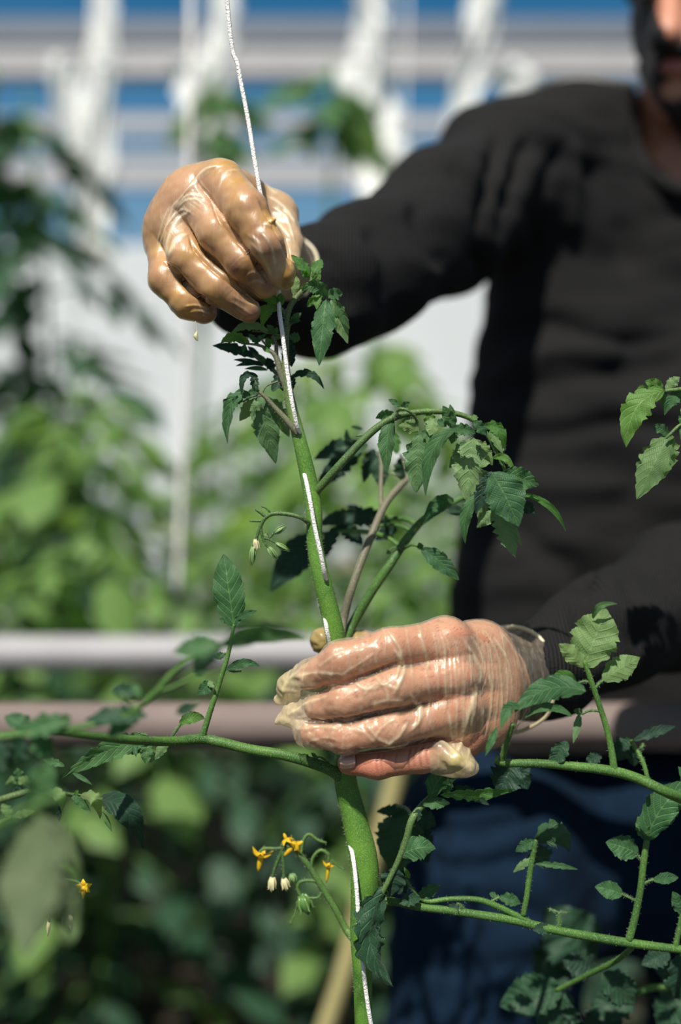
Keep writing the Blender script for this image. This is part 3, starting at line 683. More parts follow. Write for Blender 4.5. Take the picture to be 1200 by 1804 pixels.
def hairs(pts, rad, n, L=.0013, seed=1):
    m = MB(); r = random.Random(seed); k = len(pts)
    for _ in range(n):
        i = r.randrange(k-1); f = r.random(); p = pts[i].lerp(pts[i+1], f); tg = (pts[i+1]-pts[i]).normalized(); rd = rad[i]*(1-f)+rad[i+1]*f
        o = tg.orthogonal().normalized(); o.rotate(__import__('mathutils').Quaternion(tg, r.uniform(0, 6.283)))
        l = L*r.uniform(.5, 1.2); q = p+o*rd*.95; e = q+(o+tg*r.uniform(-.3, .3)).normalized()*l
        m.tube([q, e], [.00007, .00002], 3, False)
    return m
def put_tube(name, paths, mat, parent, seg=12, purple=0.):
    m = MB(); allp = []
    for p in paths:
        pts, rad = path3(p, 7); m.tube(pts, rad, seg); allp.append((pts, rad))
    o = mesh(name, m.V, m.F, mat, parent, True, m.UV)
    zz = np.array(m.V)[:, 2]
    pv = np.clip((zz-(H+.03))/.09, 0, 1) if purple is None else np.full(len(zz), purple)
    at = o.data.attributes.new('purple', 'FLOAT', 'POINT'); at.data.foreach_set('value', pv.astype(np.float32))
    return o, allp
def leaf(plant, d, rachis, leaflets, mat='leaf', purple=0., name='leaf', hair=0, dark=None):
    """rachis: list of paths of (px,py,r) or (px,py,r,d)"""
    paths = [[(q[0], q[1], q[3] if len(q) > 3 else d, q[2]) for q in p] for p in rachis]
    o, ap = put_tube(name, paths, M['stem'], plant, 10, purple)
    for q in leaflets:
        bx, by, tx, ty, w = q[:5]; op = dict(q[5]) if len(q) > 5 else {}
        db = op.pop('db', 0); dt = op.pop('dt', RL.uniform(-.006, .006)); mt = op.pop('mat', mat)
        if 'mid' in op: mm = op['mid']; op['mid'] = (mm[0], mm[1], d+(mm[2] if len(mm) > 2 else (db+dt)/2-.003))
        m = leaflet_mesh((bx, by, d+db), (tx, ty, d+db+dt), w, **op)
        m.build('leaflet', M[mt], o)
    if hair:
        hm = MB()
        for k, (pts, rad) in enumerate(ap):
            h_ = hairs(pts, rad, hair, .0011, k+5); off = len(hm.V); hm.V += h_.V; hm.UV += h_.UV; hm.F += [tuple(i+off for i in f) for f in h_.F]
        tag(hm.build('hair', M['hair'], o), kind='stuff')
    return o
U = dict(under=True)
def u_(**k): k['under'] = True; return k
D = .65
tp = empty('tomato_plant', (P(620, 1804, .66)[0], .68, 0))
tag(tp, 'sharp green tomato plant in the middle, its stem held by both gloved hands', 'plant')
st, sp_ = put_tube('stem', [[(505, 545, .650, 3), (505, 585, .651, 4.5), (503, 640, .652, 7), (510, 700, .652, 9), (524, 760, .652, 11.5), (543, 840, .653, 14.5), (553, 900, .653, 14.5), (554, 950, .653, 14), (562, 1000, .653, 15), (577, 1060, .654, 16.5), (591, 1120, .656, 17.5), (604, 1200, .658, 18), (610, 1300, .656, 19), (608, 1370, .653, 20), (624, 1440, .653, 22), (640, 1510, .654, 25), (643, 1580, .655, 25), (637, 1650, .655, 20), (639, 1720, .656, 17), (641, 1810, .658, 16), (650, 2100, .665, 17), (640, 4300, .70, 18)]], M['stem_main'], tp, 20, None)
tag(hairs(sp_[0][0][:130], sp_[0][1][:130], 2300, .0016).build('stem_hair', M['hair'], st), kind='stuff')
# leaf right of the raised hand, top leaflets painted brighter as if sunlit
leaf(tp, D, [[(505, 575, 4), (507, 555, 4.5), (514, 535, 5), (530, 516, 5), (545, 507, 4.5), (566, 515, 4), (580, 526, 3)], [(546, 507, 3.5), (549, 490, 3), (549, 480, 2)], [(517, 530, 2), (518, 518, 1.5)]],
     [(549, 492, 513, 450, 24, dict(roll=25, mat='leaf_bright')), (549, 492, 567, 457, 26, dict(mat='leaf_bright', roll=-20)), (551, 494, 566, 482, 20, dict(mat='leaf_bright')), (545, 490, 530, 478, 14, dict(mat='leaf_bright')),
      (517, 519, 525, 485, 17, u_(mat='leaf_bright', lobe=.2)), (533, 514, 545, 499, 16, dict(mat='leaf_bright')), (576, 524, 532, 512, 30, dict(mid=(556, 505))), (562, 522, 541, 541, 18, dict(mat='leaf_bright')), (575, 524, 604, 517, 26, dict(mat='leaf')),
      (575, 527, 562, 645, 46, dict(lobe=.25, fold=-.15, roll=10, dt=-.006, db=-.002)), (583, 528, 613, 606, 34, u_(mat='leaf', roll=-20, lobe=.3, dt=.004)), (586, 528, 616, 580, 24, dict(roll=25, lobe=.4)), (560, 516, 558, 546, 18, dict(mat='leaf_bright'))], hair=60, purple=.4)
# growing tip, brighter leaf colour making up for sunlight the hand blocks
leaf(tp, D, [[(505, 560, 2.5), (500, 550, 3), (493, 540, 3), (490, 530, 2)], [(497, 545, 1.5), (480, 545, 1.2), (468, 550, 1)]],
     [(492, 537, 462, 527, 14, dict(mat='leaf_bright')), (490, 543, 449, 546, 12, dict(mat='leaf_bright')), (490, 545, 462, 579, 22, dict(mat='leaf_bright', mid=(470, 550))), (493, 535, 494, 516, 14, dict(mat='leaf_bright')), (490, 533, 480, 520, 9, dict(mat='leaf_bright')), (497, 538, 500, 520, 10, dict(mat='leaf_bright')), (483, 541, 470, 535, 10, dict(mat='leaf_bright'))], 'leaf_bright', hair=25, purple=.2)
leaf(tp, .656, [[(507, 590, 2.5), (510, 575, 2), (516, 568, 1.5)]], [(512, 570, 531, 551, 15, dict(mat='leaf')), (511, 568, 530, 565, 10), (509, 600, 514, 646, 34, dict(mat='leaf_dark', dt=.004, roll=30)), (510, 594, 529, 598, 22, dict(mat='leaf'))], purple=.4)
# left, half hidden leaves under the hand
leaf(tp, .655, [[(502, 600, 2.5), (490, 591, 2.5), (470, 585, 2), (445, 583, 1.5)]], [(478, 588, 406, 588, 24, u_(mat='leaf', roll=40, mid=(440, 572))), (485, 590, 470, 572, 14, dict(mat='leaf')), (486, 590, 488, 577, 10, dict(mat='leaf_bright'))], hair=30, purple=.6)
leaf(tp, .652, [[(509, 697, 5), (504, 682, 6.5), (494, 655, 6), (487, 630, 5), (475, 617, 3.5), (455, 608, 2.5), (425, 605, 1.5)], [(487, 628, 4), (486, 605, 3), (480, 592, 2)], [(480, 622, 2), (462, 600, 1.5), (455, 592, 1)]],
     [(440, 606, 389, 605, 22, dict(mat='leaf_bright', mid=(412, 594))), (455, 607, 437, 588, 12, dict(mat='leaf')), (448, 608, 470, 588, 9, dict(mat='leaf')), (475, 613, 470, 594, 14, dict(mat='leaf_bright')), (480, 608, 486, 588, 13, dict(mat='leaf_bright')), (463, 612, 475, 622, 11, dict(mat='leaf_bright')), (430, 605, 412, 592, 12, dict(mat='leaf_bright')), (484, 600, 496, 590, 9, dict(mat='leaf_bright')), (432, 606, 428, 622, 10)], hair=90, purple=.9)
leaf(tp, .668, [[(497, 672, 4, .655), (480, 650, 3.5), (462, 638, 3), (440, 620, 2.5)]],
     [(450, 630, 374, 609, 24, dict(mat='leaf_dark', roll=20)), (465, 645, 411, 634, 10, dict(mat='leaf_dark', lobe=.1)), (463, 640, 415, 645, 10, dict(mat='leaf_dark', lobe=.1)), (472, 652, 431, 650, 9, dict(lobe=.1)), (460, 636, 436, 610, 12, dict(lobe=.1, mat='leaf_dark')), (478, 650, 450, 622, 10, dict(lobe=.1)), (482, 655, 470, 630, 20, dict(mat='leaf_dark')), (490, 650, 500, 690, 30, dict(mat='leaf_dark'))], hair=60, purple=.8)
leaf(tp, .664, [[(508, 680, 2.5), (516, 668, 2)]], [(508, 668, 571, 686, 17, dict(mat='leaf_dark', mid=(545, 658), lobe=.6)), (512, 662, 514, 690, 20, dict(mat='leaf_dark'))], purple=.6)
leaf(tp, .648, [[(524, 765, 4), (514, 751, 6), (500, 735, 5.5), (484, 718, 4.5), (468, 700, 4), (456, 690, 3)], [(466, 697, 2), (446, 698, 1.8), (428, 708, 1.5)], [(462, 692, 1.8), (470, 680, 1.5), (490, 672, 1.5)], [(456, 690, 2), (450, 672, 1.5), (445, 660, 1)], [(457, 692, 2), (453, 708, 1.5)]],
     [(446, 698, 401, 782, 32, dict(mat='leaf', mid=(408, 712), roll=30)), (428, 706, 408, 706, 18, dict(mat='leaf')), (455, 664, 427, 700, 15, dict(mid=(430, 664), mat='leaf_dark')), (452, 700, 486, 817, 52, u_(mat='leaf', dt=.012, lobe=.4)), (455, 705, 422, 742, 32, u_(mat='leaf', dt=.01)),
      (468, 700, 510, 770, 40, u_(mat='leaf', dt=.02, db=.008)), (450, 690, 447, 658, 18, dict(mat='leaf_dark')), (458, 692, 437, 690, 16, dict(mat='leaf')), (480, 690, 498, 660, 22, dict(mat='leaf_dark', db=.006)), (470, 705, 440, 725, 24, u_(mat='leaf'))], hair=80, purple=.8)
# the long arching leaf
leaf(tp, .646, [[(556, 868, 7, .652), (566, 856, 7.5, .650), (600, 818, 7.5), (640, 775, 7), (672, 748, 6.5), (705, 732, 6), (750, 725, 5.5), (795, 727, 5), (832, 739, 4.5), (858, 765, 4), (876, 800, 3.5), (890, 830, 2.5), (888, 850, 1.5)],
     [(700, 734, 3, .644), (700, 724, 3, .642), (708, 720, 3, .64), (724, 727, 2.5, .64), (736, 745, 2.5), (739, 770, 2)], [(697, 728, 2.5, .642), (692, 738, 2, .64)], [(636, 778, 2), (640, 768, 1.8), (628, 768, 1.5)], [(868, 858, 2), (874, 885, 2), (872, 900, 1.8)], [(858, 765, 2, .65), (884, 770, 1.8, .655), (888, 790, 1.6, .655), (882, 802, 1.2, .65)], [(880, 812, 1.5), (895, 815, 1.5), (906, 832, 1.5)]],
     [(707, 718, 684, 704, 12, dict(lobe=.2, mat='leaf')), (708, 718, 722, 709, 12, dict(lobe=.2)), (695, 728, 662, 737, 22, dict(roll=-15, mat='leaf')), (692, 736, 683, 832, 33, dict(lobe=.12, fold=-.3, roll=-15, mid=(682, 780, -.004), dt=-.004)),
      (738, 764, 733, 869, 60, u_(mat='leaf', dt=.002, fold=.2, lobe=.55)), (738, 760, 702, 750, 22, u_(mat='leaf_bright')), (742, 762, 765, 775, 20, dict()), (758, 724, 755, 756, 23, dict(mat='leaf_bright')), (765, 735, 757, 768, 30, u_(mat='leaf')), (770, 742, 787, 752, 18, dict()), (735, 748, 708, 742, 24, u_(mat='leaf')),
      (803, 756, 750, 874, 30, dict(lobe=.12, fold=-.2, mid=(762, 795, -.008), db=-.006)), (800, 756, 796, 782, 22, dict(db=-.006)), (800, 757, 780, 715, 25, dict(db=-.004, lobe=.3)), (800, 757, 793, 712, 16, dict(mat='leaf', db=-.006)), (797, 755, 838, 764, 26, dict(db=-.01, mat='leaf')), (834, 742, 858, 768, 24, dict(db=-.01, mat='leaf')),
      (833, 770, 822, 883, 74, u_(mat='leaf', fold=.2, lobe=.7, dt=.002)), (833, 775, 792, 825, 34, u_(mat='leaf', lobe=.5)), (835, 776, 868, 820, 32, u_(mat='leaf_bright')), (852, 752, 889, 792, 26, dict(mat='leaf_bright', db=.006, mid=(878, 757))), (862, 760, 886, 800, 16, u_(mat='leaf_bright')), (838, 742, 834, 730, 14, u_(mat='leaf_bright')),
      (868, 808, 907, 832, 14, dict(mat='leaf_bright', mid=(890, 807), lobe=.1)), (866, 830, 838, 905, 36, dict(mat='leaf_dark', lobe=.6)), (872, 838, 850, 872, 26, dict(mat='leaf_dark')), (866, 832, 914, 929, 78, dict(mat='leaf', lobe=.25, fold=-.12, db=-.012, wave=.7)), (880, 838, 950, 856, 44, dict(db=-.010, lobe=.2)),
      (846, 868, 820, 958, 24, dict(lobe=.2, fold=-.3, mid=(822, 905))), (862, 855, 842, 914, 32, u_(mat='leaf', db=.006)), (872, 898, 908, 982, 46, u_(mat='leaf', lobe=.7, db=-.002)), (874, 900, 840, 930, 30, u_(mat='leaf', lobe=.5)), (878, 905, 920, 963, 22, u_(mat='leaf', lobe=.3)), (916, 870, 997, 937, 13, dict(mat='leaf_bright', mid=(968, 892), lobe=.15)), (918, 888, 943, 904, 24, dict(mat='leaf_dark', lobe=.1)), (862, 848, 898, 880, 26, dict(mat='leaf_dark', db=.01))], hair=130, purple=.15)
# two darker leaves rising from behind the hand
leaf(tp, .675, [[(600, 1135, 8.5, .662), (604, 1095, 8), (622, 1030, 7.5), (652, 950, 7, .685), (678, 890, 6.5, .70), (706, 855, 6, .71), (718, 842, 4, .715), (712, 815, 3, .72), (705, 800, 2, .72)], [(672, 895, 4, .70), (671, 860, 4, .71), (672, 820, 3.5, .72), (668, 795, 3, .725)], [(674, 840, 1.5, .72), (690, 835, 1.2, .72), (706, 838, 1.2, .72)]],
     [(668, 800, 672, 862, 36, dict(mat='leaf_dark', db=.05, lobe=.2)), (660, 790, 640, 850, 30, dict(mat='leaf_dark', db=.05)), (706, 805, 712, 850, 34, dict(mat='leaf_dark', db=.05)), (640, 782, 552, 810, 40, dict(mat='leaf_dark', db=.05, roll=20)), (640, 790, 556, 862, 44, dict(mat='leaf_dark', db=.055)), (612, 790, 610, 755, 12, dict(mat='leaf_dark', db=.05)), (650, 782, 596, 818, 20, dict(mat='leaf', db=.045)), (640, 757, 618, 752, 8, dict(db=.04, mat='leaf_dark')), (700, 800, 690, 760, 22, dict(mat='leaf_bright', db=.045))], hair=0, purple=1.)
leaf(tp, .680, [[(606, 1140, 9, .662), (616, 1110, 9), (650, 1050, 8.5), (690, 990, 8), (722, 943, 7.5, .69), (752, 910, 6, .69), (790, 890, 5, .695), (822, 874, 4, .70), (850, 866, 3, .70)], [(712, 966, 3), (726, 960, 2.5, .672), (742, 964, 2.2, .668)], [(708, 968, 2), (695, 965, 1.5), (686, 970, 1.5)], [(738, 928, 4, .70), (712, 914, 4, .71), (660, 914, 4, .73), (600, 922, 3.5, .75)], [(704, 962, 4, .70), (676, 944, 4, .71), (630, 936, 4, .73), (560, 940, 3.5, .75)], [(730, 940, 3, .69), (700, 925, 3, .71), (650, 928, 2.5, .72)]],
     [(800, 884, 744, 926, 32, dict(mid=(772, 890), lobe=.15)), (780, 896, 824, 906, 22, dict(mat='leaf_dark', db=.012, lobe=.2)), (742, 966, 809, 1022, 36, dict(lobe=.3, db=-.012)), (742, 968, 738, 956, 14, dict(db=-.012)), (690, 970, 681, 976, 10, dict(lobe=.1)),
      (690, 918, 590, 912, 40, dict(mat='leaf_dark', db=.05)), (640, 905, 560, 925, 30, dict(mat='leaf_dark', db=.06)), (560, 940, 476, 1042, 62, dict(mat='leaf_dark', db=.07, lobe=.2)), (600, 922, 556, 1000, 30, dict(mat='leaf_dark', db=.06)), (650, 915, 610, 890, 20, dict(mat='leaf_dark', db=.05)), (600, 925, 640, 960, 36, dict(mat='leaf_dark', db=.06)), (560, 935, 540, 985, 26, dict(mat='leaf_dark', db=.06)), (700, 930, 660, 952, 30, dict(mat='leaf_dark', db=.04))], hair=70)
# left branch held low
leaf(tp, .648, [[(606, 1375, 11, .652), (585, 1358, 10.5), (550, 1344, 10), (500, 1330, 9.5), (440, 1320, 9), (390, 1308, 9), (355, 1302, 9), (300, 1306, 8.5, .636), (235, 1304, 8.5, .61), (170, 1298, 8, .585), (90, 1290, 7, .56), (0, 1296, 6, .54)],
     [(355, 1302, 6.5), (362, 1280, 5.5), (372, 1248, 5), (386, 1205, 4.5), (400, 1160, 4), (408, 1125, 3.5), (412, 1100, 2.5)], [(398, 1178, 1.8), (410, 1183, 1.8), (425, 1182, 1.5)], [(384, 1212, 2), (374, 1202, 2), (362, 1200, 1.8)], [(398, 1150, 1.5), (392, 1158, 1.5), (396, 1150, 1.2)], [(303, 1298, 2.5), (314, 1282, 2.2), (320, 1274, 2)], [(580, 1346, 2), (565, 1334, 1.5), (545, 1338, 1.5), (535, 1334, 1.2)], [(262, 1305, 2), (250, 1296, 1.6), (238, 1308, 1.5)]],
     [(413, 1108, 394, 976, 62, dict(lobe=.22, fold=.12, dt=.003, roll=-8)), (414, 1092, 453, 1076, 15, dict(lobe=.3)), (410, 1100, 386, 1090, 12, dict()), (398, 1181, 458, 1174, 17, dict(mid=(430, 1168), lobe=.12)), (395, 1152, 379, 1160, 16, dict(mat='leaf')), (376, 1202, 349, 1224, 26, dict(lobe=.3, mat='leaf')), (316, 1277, 361, 1266, 24, dict(lobe=.35, mat='leaf_bright', mid=(338, 1264))), (362, 1200, 378, 1212, 12, u_()),
      (272, 1304, 108, 1372, 46, dict(mat='leaf', lobe=.5, roll=-10, mid=(200, 1318), dt=.004, wave=1.6)), (248, 1306, 232, 1330, 26, dict(mat='leaf', lobe=.5)), (262, 1308, 256, 1345, 28, dict(mat='leaf')), (236, 1308, 240, 1334, 12, dict(mat='leaf')), (262, 1298, 240, 1298, 15, u_(mat='leaf_bright', lobe=.2)), (114, 1350, 75, 1338, 16, dict()), (128, 1362, 163, 1383, 9, dict(lobe=.2)), (300, 1308, 262, 1345, 20, u_()),
      (548, 1338, 528, 1330, 12, dict()), (560, 1338, 548, 1326, 8, dict()), (60, 1290, 8, 1262, 40, dict(db=-.09, mat='leaf', roll=20)), (120, 1290, 60, 1275, 26, dict(db=-.07))], hair=130)
# flower trusses
def truss(d, pedun, stalks, buds, hair=60):
    o, ap = put_tube('flower_truss', [[(q[0], q[1], d+(q[3] if len(q) > 3 else 0), q[2]) for q in p] for p in [pedun]+stalks], M['stem'], tp, 8, .1)
    for kind, x, y, tx, ty, r in buds:
        a = P(x, y, d); b = P(tx, ty, d); m = MB(); ax = (b-a); rr_ = r*K*d
        if kind in ('bud', 'pale', 'fruit'):
            m.tube([a.lerp(b, f) for f in (0, .12, .35, .6, .85, 1)], [rr_*f for f in (.35, .8, 1, .85, .45, .08)], 10)
            for k in range(5):
                q = ax.orthogonal().normalized(); q.rotate(__import__('mathutils').Quaternion(ax.normalized(), k*1.2566)); f = 1.12 if kind == 'bud' else .75
                m.tube([a+q*rr_*.5, a.lerp(b, .35)+q*rr_*1.1, a.lerp(b, .7)+q*rr_*1.05, a.lerp(b, f)+q*rr_*(.4 if kind == 'bud' else 1.5)], [rr_*.3, rr_*.3, rr_*.22, rr_*.06], 5)
            m.build('flower_bud' if kind != 'fruit' else 'green_fruit', M[{'bud': 'bud', 'pale': 'petal_pale', 'fruit': 'fruit'}[kind]], o)
        else:
            for k in range(6):
                q = ax.orthogonal().normalized(); q.rotate(__import__('mathutils').Quaternion(ax.normalized(), k*1.047+.3)); L = rr_; p0 = a.lerp(b, .2)
                sd_ = ax.normalized().cross(q); rows = []; uv = []
                for i in range(6):
                    u = i/5; w = rr_*.30*math.sin(math.pi*min(1, u*.9+.12)); c = p0+q*L*u-ax.normalized()*L*.55*u*u
                    rows.append([c-sd_*w, c+ax.normalized()*w*.25, c+sd_*w]); uv.append([(u, -1), (u, 0), (u, 1)])
                m.grid(rows, uv)
            m.tube([a, a.lerp(b, .4), a.lerp(b, .8), b], [rr_*.16, rr_*.24, rr_*.18, rr_*.05], 8); m.build('flower', M['petal'], o)
    if hair:
        hm = MB()
        for k, (pts, rad) in enumerate(ap):
            h_ = hairs(pts, rad, hair if k == 0 else hair//4, .0014, k+50); off = len(hm.V); hm.V += h_.V; hm.UV += h_.UV; hm.F += [tuple(i+off for i in f) for f in h_.F]
        tag(hm.build('hair', M['hair'], o), kind='stuff')
    return o
truss(.645, [(546, 922, 5, .005), (530, 912, 4), (508, 906, 4), (482, 905, 4), (467, 913, 3.8), (458, 930, 3.3), (452, 948, 3), (450, 958, 2.5)],
      [[(469, 911, 3), (458, 902, 3), (450, 897, 2)], [(478, 906, 2), (470, 896, 1.8), (461, 892, 1.5)], [(460, 918, 2), (450, 918, 1.8), (440, 918, 1.5)], [(459, 928, 2.8), (462, 945, 2.6), (468, 958, 2.5), (474, 966, 2.5)], [(463, 948, 2.5), (474, 950, 2.2), (488, 958, 2)], [(474, 949, 2), (482, 940, 1.8), (486, 936, 1.8)], [(450, 955, 2), (446, 962, 2)], [(474, 950, 1.5), (470, 940, 2), (468, 938, 1.5)]],
      [('bud', 446, 963, 443, 993, 5), ('pale', 450, 950, 453, 972, 4.5), ('bud', 473, 965, 487, 984, 5), ('bud', 486, 957, 508, 969, 4), ('bud', 484, 939, 502, 927, 4.5), ('bud', 468, 940, 474, 950, 2)], 170)
tr2 = truss(.675, [(630, 1662, 7, -.012), (612, 1640, 6.5), (590, 1600, 6), (567, 1562, 6), (547, 1530, 5.5), (530, 1508, 5), (512, 1492, 4), (495, 1488, 3)],
      [[(568, 1562, 3), (555, 1552, 3), (530, 1553, 3), (524, 1565, 3), (530, 1580, 3)], [(548, 1530, 3), (552, 1510, 3), (565, 1498, 3), (578, 1505, 3), (578, 1518, 3)], [(530, 1508, 3), (535, 1480, 3), (545, 1470, 3), (560, 1480, 3), (575, 1485, 2)], [(512, 1492, 3), (485, 1495, 3), (466, 1495, 3), (458, 1500, 2.5)], [(500, 1490, 3), (492, 1510, 3), (484, 1530, 3), (480, 1545, 2.5)], [(497, 1500, 3), (500, 1525, 3), (500, 1550, 2.5)], [(570, 1562, 2), (562, 1580, 2), (545, 1582, 2)], [(524, 1588, 2), (521, 1605, 2), (512, 1628, 2)], [(584, 1515, 2), (595, 1525, 2), (608, 1532, 2)]],
      [('flower', 461, 1503, 455, 1535, 22), ('flower', 520, 1488, 500, 1508, 20), ('flower', 522, 1490, 538, 1480, 16), ('flower', 505, 1480, 500, 1468, 14), ('flower', 580, 1520, 575, 1555, 14), ('pale', 480, 1546, 478, 1572, 6), ('pale', 500, 1548, 505, 1570, 6), ('fruit', 532, 1578, 543, 1612, 11), ('bud', 515, 1540, 516, 1556, 6)], 120)
# low leaves right of the stem
leaf(tp, .640, [[(652, 1625, 5, .652), (668, 1585, 4.5), (700, 1520, 5), (716, 1478, 6), (726, 1444, 6.5), (745, 1418, 6, .645), (775, 1390, 5, .65), (800, 1366, 4, .655), (812, 1352, 3, .66)], [(728, 1440, 3), (716, 1424, 3, .66), (700, 1420, 3, .67)]],
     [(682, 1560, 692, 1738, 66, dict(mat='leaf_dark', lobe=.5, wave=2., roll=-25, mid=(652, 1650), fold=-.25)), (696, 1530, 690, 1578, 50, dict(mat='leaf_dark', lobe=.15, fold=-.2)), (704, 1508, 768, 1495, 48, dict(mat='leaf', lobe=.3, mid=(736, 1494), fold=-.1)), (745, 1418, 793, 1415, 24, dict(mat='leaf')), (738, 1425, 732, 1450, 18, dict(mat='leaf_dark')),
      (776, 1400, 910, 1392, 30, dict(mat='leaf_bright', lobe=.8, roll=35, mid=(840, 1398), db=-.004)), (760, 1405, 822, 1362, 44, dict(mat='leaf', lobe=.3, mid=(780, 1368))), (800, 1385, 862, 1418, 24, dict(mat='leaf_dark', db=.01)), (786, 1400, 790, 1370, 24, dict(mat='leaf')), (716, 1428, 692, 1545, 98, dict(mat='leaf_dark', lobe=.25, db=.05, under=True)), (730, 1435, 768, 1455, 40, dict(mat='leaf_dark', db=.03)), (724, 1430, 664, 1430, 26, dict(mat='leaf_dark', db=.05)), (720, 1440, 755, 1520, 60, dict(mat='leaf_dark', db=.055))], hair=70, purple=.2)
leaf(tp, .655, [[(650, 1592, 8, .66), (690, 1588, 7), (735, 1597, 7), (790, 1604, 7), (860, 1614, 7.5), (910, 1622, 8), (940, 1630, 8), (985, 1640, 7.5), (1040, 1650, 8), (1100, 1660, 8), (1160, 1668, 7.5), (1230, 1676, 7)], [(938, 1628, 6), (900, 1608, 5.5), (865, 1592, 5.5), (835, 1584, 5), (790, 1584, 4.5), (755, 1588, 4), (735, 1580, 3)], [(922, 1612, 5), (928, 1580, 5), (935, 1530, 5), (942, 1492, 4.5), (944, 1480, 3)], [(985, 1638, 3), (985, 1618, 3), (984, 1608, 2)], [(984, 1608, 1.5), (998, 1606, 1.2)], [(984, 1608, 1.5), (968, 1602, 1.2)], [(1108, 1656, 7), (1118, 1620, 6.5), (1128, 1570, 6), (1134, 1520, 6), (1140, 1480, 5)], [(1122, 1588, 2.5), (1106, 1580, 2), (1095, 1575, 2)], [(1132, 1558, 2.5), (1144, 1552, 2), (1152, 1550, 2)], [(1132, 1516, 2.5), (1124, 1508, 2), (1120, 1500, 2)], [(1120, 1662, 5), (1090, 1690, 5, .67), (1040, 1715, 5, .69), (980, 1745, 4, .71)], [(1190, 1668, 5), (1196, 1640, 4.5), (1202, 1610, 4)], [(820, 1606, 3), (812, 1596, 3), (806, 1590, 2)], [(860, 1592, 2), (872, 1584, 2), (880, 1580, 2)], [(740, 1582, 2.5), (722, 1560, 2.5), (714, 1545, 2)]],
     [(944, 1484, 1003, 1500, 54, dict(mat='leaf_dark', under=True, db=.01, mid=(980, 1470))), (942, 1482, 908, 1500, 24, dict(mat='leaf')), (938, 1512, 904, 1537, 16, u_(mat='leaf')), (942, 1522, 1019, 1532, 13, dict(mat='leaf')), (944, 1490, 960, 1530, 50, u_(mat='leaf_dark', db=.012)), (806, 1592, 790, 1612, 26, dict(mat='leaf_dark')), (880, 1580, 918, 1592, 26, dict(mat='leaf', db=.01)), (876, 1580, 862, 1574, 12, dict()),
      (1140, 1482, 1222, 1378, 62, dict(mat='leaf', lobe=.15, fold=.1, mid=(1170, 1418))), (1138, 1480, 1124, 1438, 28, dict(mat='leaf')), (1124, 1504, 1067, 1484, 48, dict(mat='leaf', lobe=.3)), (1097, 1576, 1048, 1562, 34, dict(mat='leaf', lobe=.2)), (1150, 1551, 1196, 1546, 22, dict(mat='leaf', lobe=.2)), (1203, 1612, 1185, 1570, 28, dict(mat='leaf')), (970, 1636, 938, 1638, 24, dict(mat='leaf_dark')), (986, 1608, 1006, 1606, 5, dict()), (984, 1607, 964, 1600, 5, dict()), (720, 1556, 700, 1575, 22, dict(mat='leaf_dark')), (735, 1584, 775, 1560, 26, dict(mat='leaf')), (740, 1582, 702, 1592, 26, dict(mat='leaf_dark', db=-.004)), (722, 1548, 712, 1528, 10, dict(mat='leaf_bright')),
      (990, 1740, 880, 1772, 80, dict(mat='leaf_dark', db=.07, lobe=.3)), (1000, 1745, 960, 1830, 90, dict(mat='leaf_dark', db=.07)), (1050, 1712, 990, 1690, 60, dict(mat='leaf_dark', db=.05)), (1060, 1715, 1120, 1770, 70, dict(mat='leaf_dark', db=.05)), (1180, 1680, 1130, 1700, 40, dict(mat='leaf_dark', db=.03)), (1200, 1680, 1190, 1760, 60, dict(mat='leaf_dark', db=.03)), (1040, 1700, 960, 1600, 120, dict(mat='leaf_dark', db=.13, lobe=.2)), (1000, 1690, 940, 1720, 110, dict(mat='leaf_dark', db=.14))], hair=90)  # dark leaf colour stands in for shade at the lower right
# twine down the stem
tw = MB()
pt = [(340, -900, .650), (398, -25, .650), (420, 120, .649), (437, 210, .647), (450, 290, .642), (463, 362, .641), (478, 430, .655), (490, 500, .662), (492, 545, .647), (498, 590, .643), (505, 645, .642), (514, 705, .641), (524, 752, .645), (530, 768, .653), (530, 795, .660), (533, 820, .655), (540, 850, .645), (547, 885, .641), (555, 930, .641), (565, 975, .641), (572, 1010, .645), (576, 1030, .655), (574, 1060, .662), (572, 1080, .654), (576, 1110, .650), (584, 1150, .655), (592, 1250, .660), (600, 1400, .662), (612, 1470, .655), (622, 1510, .645), (628, 1560, .640), (632, 1620, .638), (638, 1680, .640), (644, 1740, .641), (654, 1806, .643), (668, 1880, .65), (655, 2500, .665), (640, 4280, .72)]
ps = [P(*q) for q in spline(pt, 8)]
tw.tube(ps, [3.9*K*.64]*len(ps), 8)
tws = tw.build('twine', M['twine'], None)
tag(tws, 'white twine running from the top of the picture down the held stem', 'twine')
fz = hairs(ps[8:260], [3.9*K*.64]*252, 500, .0012, 3); tag(fz.build('fuzz', M['twine'], tws), kind='stuff')

# plant on the right
rpnt = empty('tomato_plant', (P(1420, 902, .70)[0], .72, 0))
tag(rpnt, 'tomato plant reaching in from the right edge in front of the black sweater', 'plant')
put_tube('stem', [[(1295, 220, .72, 3), (1290, 300, .72, 8), (1270, 700, .71, 14), (1290, 1100, .70, 18), (1310, 1450, .70, 20), (1360, 2200, .70, 20), (1430, 4100, .72, 20)]], M['stem'], rpnt, 14, 0.)
leaf(rpnt, .64, [[(1270, 700, 4, .70), (1225, 686, 4), (1190, 687, 4), (1172, 689, 3)], [(1275, 760, 4, .70), (1225, 742, 3.5), (1200, 748, 3), (1182, 764, 3), (1174, 772, 2)]],
     [(1172, 688, 1103, 789, 60, dict(mat='leaf_bright', lobe=.45, mid=(1122, 718), roll=15, fold=-.1)), (1172, 690, 1168, 717, 15, dict(mat='leaf')), (1173, 686, 1198, 664, 22, u_(mat='leaf')), (1168, 686, 1136, 672, 24, dict(mat='leaf_bright', lobe=.2))], 'leaf', purple=.2)
